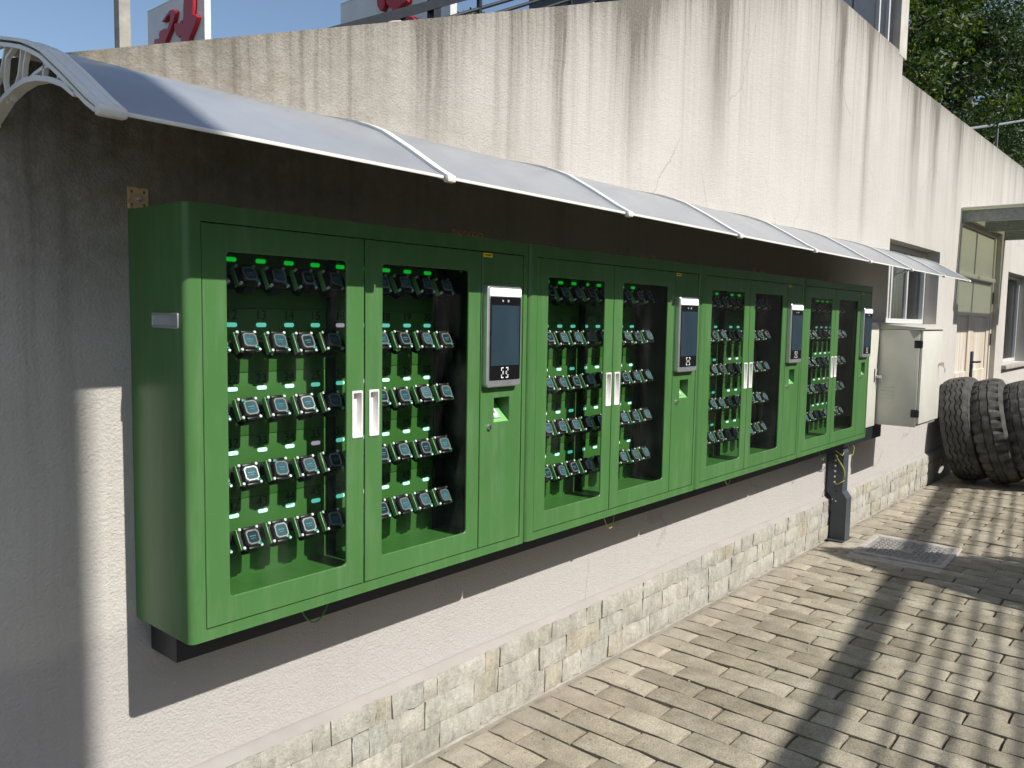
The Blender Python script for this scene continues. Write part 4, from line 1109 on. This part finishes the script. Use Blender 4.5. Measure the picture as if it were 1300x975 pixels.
S2 = [[(0.542, 2.80), (0.491, 2.79), (0.484, 2.704), (0.497, 2.684), (0.513, 2.69), (0.529, 2.71)],
      [(0.478, 2.79), (0.354, 2.77), (0.351, 2.685), (0.384, 2.681), (0.415, 2.66), (0.424, 2.626), (0.471, 2.632), (0.455, 2.661), (0.44, 2.682), (0.468, 2.696), (0.478, 2.711)],
      [(0.384, 2.647), (0.356, 2.639), (0.323, 2.626), (0.302, 2.605), (0.368, 2.616)]]
sign(0.2853, 2.877, 0.475, 0.147, 2.419 - .163, 2.25, S1, 'white sign board with looping red brush strokes behind the concrete post')
sign(1.2299, 1.598, 0.779, 0.150, 2.50, 2.45, S2, 'white sign board with broad red brush strokes behind the dark handrail')

m = MB(); a = rescale((0.043, .12, 2.18), 3.0); m.box(0, .088, 0, .09, -1.0, 2.6, .006)
post = m.build('concrete_post', 'concrete', None, smooth=35, loc=(a.x, a.y, hill_z(a.x, a.y) + .95)); tag(post, 'slim square concrete post standing behind the wall', 'post')

def handrail():
    y = 1.25; r = empty('stair_railing', (2.6, y, hill_z(2.6, y))); tag(r, 'dark steel stair railing with sloping rails behind the wall', 'railing')
    off = -Vector(r.location)
    f = lambda x, d: 2.929 + .485 * (x - 1.694) - d
    def B(m, n): o = m.build(n, 'steel_black', r, smooth=40); o.location = off
    for d, rad, xa in ((0, .024, 0.9), (.094, .010, 0.9), (.148, .010, .9), (.205, .010, .9), (.262, .010, .9), (.32, .010, .9)):
        if d == 0: 
            m = MB(); vs = []
            for x in (xa, 5.2):
                z = f(x, 0); vs += [(x, y - .03, z - .028), (x, y + .03, z - .028), (x, y + .03, z + .022), (x, y - .03, z + .022)]
            m.add(vs, [(0, 1, 5, 4), (1, 2, 6, 5), (2, 3, 7, 6), (3, 0, 4, 7), (0, 1, 2, 3), (4, 5, 6, 7)]); B(m, 'hand_rail')
        else:
            m = MB(); m.cyl((xa, y, f(xa, d)), (5.2, y, f(5.2, d)), rad, rad, 8); B(m, 'rail')
    for x in (1.35, 1.98, 2.20, 2.55, 3.4, 4.2, 5.0):
        q = .026 if x in (2.20, 4.2) else .011
        m = MB(); m.box(x - q, x + q, y - q, y + q, hill_z(x, y) - .1, f(x, .02) + (.25 if q > .02 else 0)); B(m, 'baluster')
handrail()

def upper_house():
    r = empty('upper_house', (5.3, .9, 3.05)); tag(r, 'dark glazed upper storey with white mullions and white corner pilaster on the wall', 'building')
    off = -Vector(r.location)
    def B(m, n, mat, p=None, **k): o = m.build(n, mat, p or r, **k); o.location = (0, 0, 0) if p else off; return o
    m = MB(); m.box(4.36, 6.011, .06, 2.4, 3.3, 6.2); B(m, 'wall', 'cladding_dark')
    m = MB(); m.box(6.012, 6.205, -.003, .55, 3.62, 6.2, .004); B(m, 'pilaster', 'render_cream')
    m = MB(); m.box(4.2, 6.35, -.15, 2.6, 6.202, 6.4, .01); B(m, 'roof', 'concrete')
    for x0, x1 in ((4.45, 5.05), (5.09, 5.54), (5.66, 5.80), (5.86, 6.005)):
        m = MB(); m.box(x0, x1, .052, .058, 3.7, 6.0); B(m, 'pane', 'dull_glass')
    for x in (5.60, 5.83):
        m = MB(); m.box(x - .014, x + .014, .03, .0595, 3.5, 6.1, .002); B(m, 'mullion', 'window_white')
upper_house()

m = MB(); m.tube([(12.6, 1.0, 4.36), (13.2, 1.0, 4.50), (15.2, 1.0, 4.93), (17.6, 1.0, 5.46), (20, 1.0, 5.9)], .024, 8); m.cyl((15.2, 1.0, 2.9), (15.2, 1.0, 4.95), .014, .014, 8)
m.cyl((19, 1.0, 2.9), (19, 1.0, 5.72), .014, .014, 8); m.cyl((12.7, 1.0, 2.9), (12.7, 1.0, 4.4), .014, .014, 8)
tag(m.build('pipe_rail', 'pipe_grey', None, smooth=50), 'grey sloping pipe rail in front of the wooded slope', 'railing')

# ------------------------------------------------------------------ trees
def leaf_cloud(rng, blobs, n, size, flat=0.5):
    """leaves scattered through lumpy clumps; bright and dark clumps come from gaps and sun"""
    m = MB(); vs = []; fs = []
    tw = [b[1] ** 2 for b in blobs]; tot = sum(tw)
    for (c, R), wgt in zip(blobs, tw):
        for _ in range(int(n * wgt / tot)):
            d = Vector((rng.gauss(0, 1), rng.gauss(0, 1), rng.gauss(0, 1))).normalized() * (R * rng.random() ** 0.45)
            d.z *= 0.75; p = c + d
            if noise.noise(p * 1.6) < -0.05: continue
            nrm = (d.normalized() * 0.5 + Vector((rng.gauss(0, .6), rng.gauss(0, .6), rng.gauss(.4, .6)))).normalized()
            a = nrm.orthogonal().normalized(); a = (Matrix.Rotation(rng.uniform(0, 6.3), 3, nrm) @ a); b = nrm.cross(a)
            s = size * rng.uniform(.6, 1.35); o = len(vs)
            vs += [tuple(p - a*s), tuple(p + b*s*.42 - nrm*s*.1), tuple(p + a*s), tuple(p - b*s*.42 - nrm*s*.1)]; fs.append((o, o+1, o+2, o+3))
    me = bpy.data.meshes.new('crown'); me.from_pydata(vs, [], fs); return me
def tree(name, lab, cat, loc, h, cr, seed, mat, n, size, group, low=0.25, limbs=9):
    rng = random.Random(seed); r = empty(name, loc); tag(r, lab, cat, group)
    t = MB(); bend = [Vector((rng.uniform(-.25, .25) * i * h / 30, rng.uniform(-.2, .2) * i * h / 30, h * .9 * i / 6 - .3)) for i in range(7)]
    t.tube(bend, [h*.017*(1 - .13*i) + .012 for i in range(7)], 8)
    blobs = []
    for i in range(limbs):
        u = low + (1 - low) * (i + rng.random()) / limbs; k = min(5, int(u * 6)); base = bend[k].lerp(bend[k+1], u*6 - k)
        a = i * 2.4 + rng.uniform(-.4, .4); ln = cr * (1.15 - .75 * u) * rng.uniform(.7, 1.1)
        tip = base + Vector((math.cos(a)*ln, math.sin(a)*ln, ln*.55))
        mid = base.lerp(tip, .5) + Vector((0, 0, -.06*ln)); t.tube([base, mid, tip], [h*.006, h*.0045, h*.002], 5)
        blobs.append((tip, cr * rng.uniform(.28, .45))); blobs.append((mid + Vector((0, 0, .2)), cr * rng.uniform(.2, .34)))
    blobs.append((bend[6], cr * .4))
    t.build('trunk', 'bark', r, smooth=50, merge=False)
    me = leaf_cloud(rng, blobs, n, size); me.materials.append(MAT[mat]); link('crown', me, r)
    return r
SP = [  # x, y, height, crown radius, material, label tail
    (17.6, 3.2, 5.6, 1.9, 'leaf_mid', 'small bright-leaved tree nearest the white pilaster'),
    (20.5, 4.6, 8.0, 2.3, 'leaf_dark', 'dark broadleaf tree rising beside the white pilaster'),
    (22.5, 3.0, 6.4, 2.2, 'leaf_dark', 'dense dark tree crowding the top of the lower wall'),
    (25.5, 4.2, 8.6, 2.6, 'leaf_mid', 'tall tree with yellow-green sunlit leaves above the lower wall'),
    (28.0, 2.8, 7.0, 2.4, 'leaf_dark', 'dark leafy tree behind the sloping pipe rail'),
    (31.0, 5.0, 10.5, 3.0, 'leaf_dark', 'tall dark tree on the wooded slope behind the pipe rail'),
    (27.5, 6.4, 10.0, 2.8, 'leaf_mid', 'tall thin-crowned tree with sky showing through its branches'),
    (36.0, 4.6, 10.5, 3.2, 'leaf_mid', 'broad pale green tree far up the wooded slope'),
    (42.0, 7.5, 14.5, 3.8, 'leaf_dark', 'tallest dark tree at the back of the wooded slope')]
for i, (x, y, h, cr, mt, lab) in enumerate(SP):
    tree('broadleaf_tree', lab, 'tree', (x, y, hill_z(x, y)), h, cr, 100 + i, mt, 15000, 0.052 + .0009 * x, 'trees on the wooded slope', limbs=11)
for i, (x, y, h, cr) in enumerate(((14.8, 2.0, 2.4, 1.3), (17.0, 1.9, 2.5, 1.4), (19.5, 2.0, 2.9, 1.6), (22.3, 1.9, 2.8, 1.6), (25.2, 2.0, 3.1, 1.7), (28.6, 1.9, 3.2, 1.8), (32.5, 2.1, 3.6, 2.0))):
    tree('shrub', 'dense dark green shrub growing behind the top of the lower wall', 'shrub', (x, y, hill_z(x, y)), h, cr, 300 + i, 'leaf_dark', 7000, 0.05, 'shrubs behind the lower wall', low=.05, limbs=9)
tree('broadleaf_tree', 'distant tree top peeping over the wall beside the stair railing', 'tree', (14.2, 12.2, 4.0), 5.35, 1.5, 401, 'leaf_mid', 3000, .10, 'trees beyond the terrace')
tree('broadleaf_tree', 'distant tree top over the highest visible stretch of the wall', 'tree', (17.2, 12.0, 4.0), 6.7, 1.9, 402, 'leaf_mid', 3600, .10, 'trees beyond the terrace')

# ------------------------------------------------------------------ across the lane (behind the camera): what throws the shade
def opposite():
    m = MB(); a = .141
    L = lambda x, dy=0: -4.50 + a * (x - 2.35) + dy
    m.add([(-1.6, L(-1.6), -.05), (16, L(16), -.05), (16, L(16, -.4), -.05), (-1.6, L(-1.6, -.4), -.05), (-1.6, L(-1.6), 2.45), (16, L(16), 2.45), (16, L(16, -.4), 2.45), (-1.6, L(-1.6, -.4), 2.45)],
          [(3,2,1,0),(4,5,6,7),(0,1,5,4),(1,2,6,5),(2,3,7,6),(3,0,4,7)])
    tag(m.build('retaining_wall', 'block_grey'), 'grey retaining wall across the lane from the cabinets', 'wall')
    r = empty('railing', (2.35, L(2.35, -.2), 2.45)); tag(r, 'railing of round horizontal bars on the retaining wall across the lane', 'railing')
    off = -Vector(r.location)
    for z, rad, n in ((3.38, .058, 'top_rail'), (3.165, .0105, 'rail'), (3.068, .0105, 'rail'), (2.970, .0105, 'rail'), (2.868, .0105, 'rail'), (2.765, .0105, 'rail')):
        q = MB(); q.cyl((-1.5, L(-1.5), z), (14, L(14), z), rad, rad, 12); o = q.build(n, 'steel_dark', r, smooth=40); o.location = off
    for x in (-1.0, 4.9, 10.5):
        q = MB(); q.cyl((x, L(x, -.0), 2.40), (x, L(x), 3.40), .03, .03, 10); o = q.build('post', 'steel_dark', r, smooth=40); o.location = off
    # conical evergreen in front of the railing
    rng = random.Random(77); x0, y0 = 4.90, -4.40 + .35
    y0 = L(4.9) + .55; top = (abs(y0) - .10) * .9565
    r = empty('conical_tree', (x0, y0, 0)); tag(r, 'dense conical evergreen growing before the retaining wall across the lane', 'tree')
    t = MB(); t.tube([(0, 0, -.1), (.02, 0, top*.5), (0, 0, top - .1)], [.09, .06, .01], 8); t.build('trunk', 'bark', r)
    vs = []; fs = []
    for _ in range(16000):
        u = rng.random() ** .62; z = top * (1 - u * .93); R = (.04 + .80 * (1 - (z / top)) ** .8 * 1.55) * (0.30 + 0.70 * rng.random() ** .5) * (1 + .12 * noise.noise(Vector((z*3, u*9, 1))))
        a_ = rng.uniform(0, 6.283); p = Vector((R*math.cos(a_), R*math.sin(a_), z)); nn = Vector((math.cos(a_), math.sin(a_), rng.uniform(-.3, .9))).normalized()
        b1 = nn.orthogonal().normalized(); b1 = Matrix.Rotation(rng.uniform(0, 6.3), 3, nn) @ b1; b2 = nn.cross(b1); s = rng.uniform(.03, .06); o = len(vs)
        vs += [tuple(p - b1*s), tuple(p + b2*s*.6), tuple(p + b1*s), tuple(p - b2*s*.6)]; fs.append((o, o+1, o+2, o+3))
    me = bpy.data.meshes.new('crown'); me.from_pydata(vs, [], fs); me.materials.append(MAT['leaf_dark']); link('crown', me, r)
    # added unseen tower, its width and corner set to shade the wall's old end
    r = empty('shade_tower', (-4.5, -9, 0)); tag(r, 'tall slim grey tower added out of view to shade the wall end', 'building')
    q = MB(); q.box(-.62, .415, -7.0, -5.45, -.05, 9.2); o = q.build('wall', 'concrete', r); o.location = (4.5, 9, 0)
    for i in range(1):
        for zz in (3.6, 6.2):
            f = MB(); xx = -1.0 + i * 2.5; f.box(xx + .65, xx + 1.15, -5.448, -5.41, zz, zz + 1.6); f2 = f.build('window', 'window_white', r); f2.location = (4.5, 9, 0)
            f = MB(); f.box(xx + .70, xx + 1.10, -5.409, -5.402, zz + .07, zz + 1.53); f.build('pane', 'black_glossy', f2)
    q = MB(); q.box(-.70, .40, -7.05, -5.5, 9.202, 9.4); o = q.build('roof', 'concrete', r); o.location = (4.5, 9, 0)
opposite()
for i, (x, y, h) in enumerate(((4.5, -15.5, 11.5), (8.5, -16, 12.0), (12.5, -15.5, 11.5), (17, -16, 12.0), (22, -15, 11.0), (28, -14, 10.5), (35, -13, 9.5))):  # unseen tree row added to cut front sky light on the cabinets
    tree('broadleaf_tree', 'dark bushy tree added beyond the retaining wall to block the sky', 'tree', (x, y, 0), h, 3.4, 500 + i, 'leaf_dark', 8000, .20, 'unseen trees added to block the sky', low=.15, limbs=12)
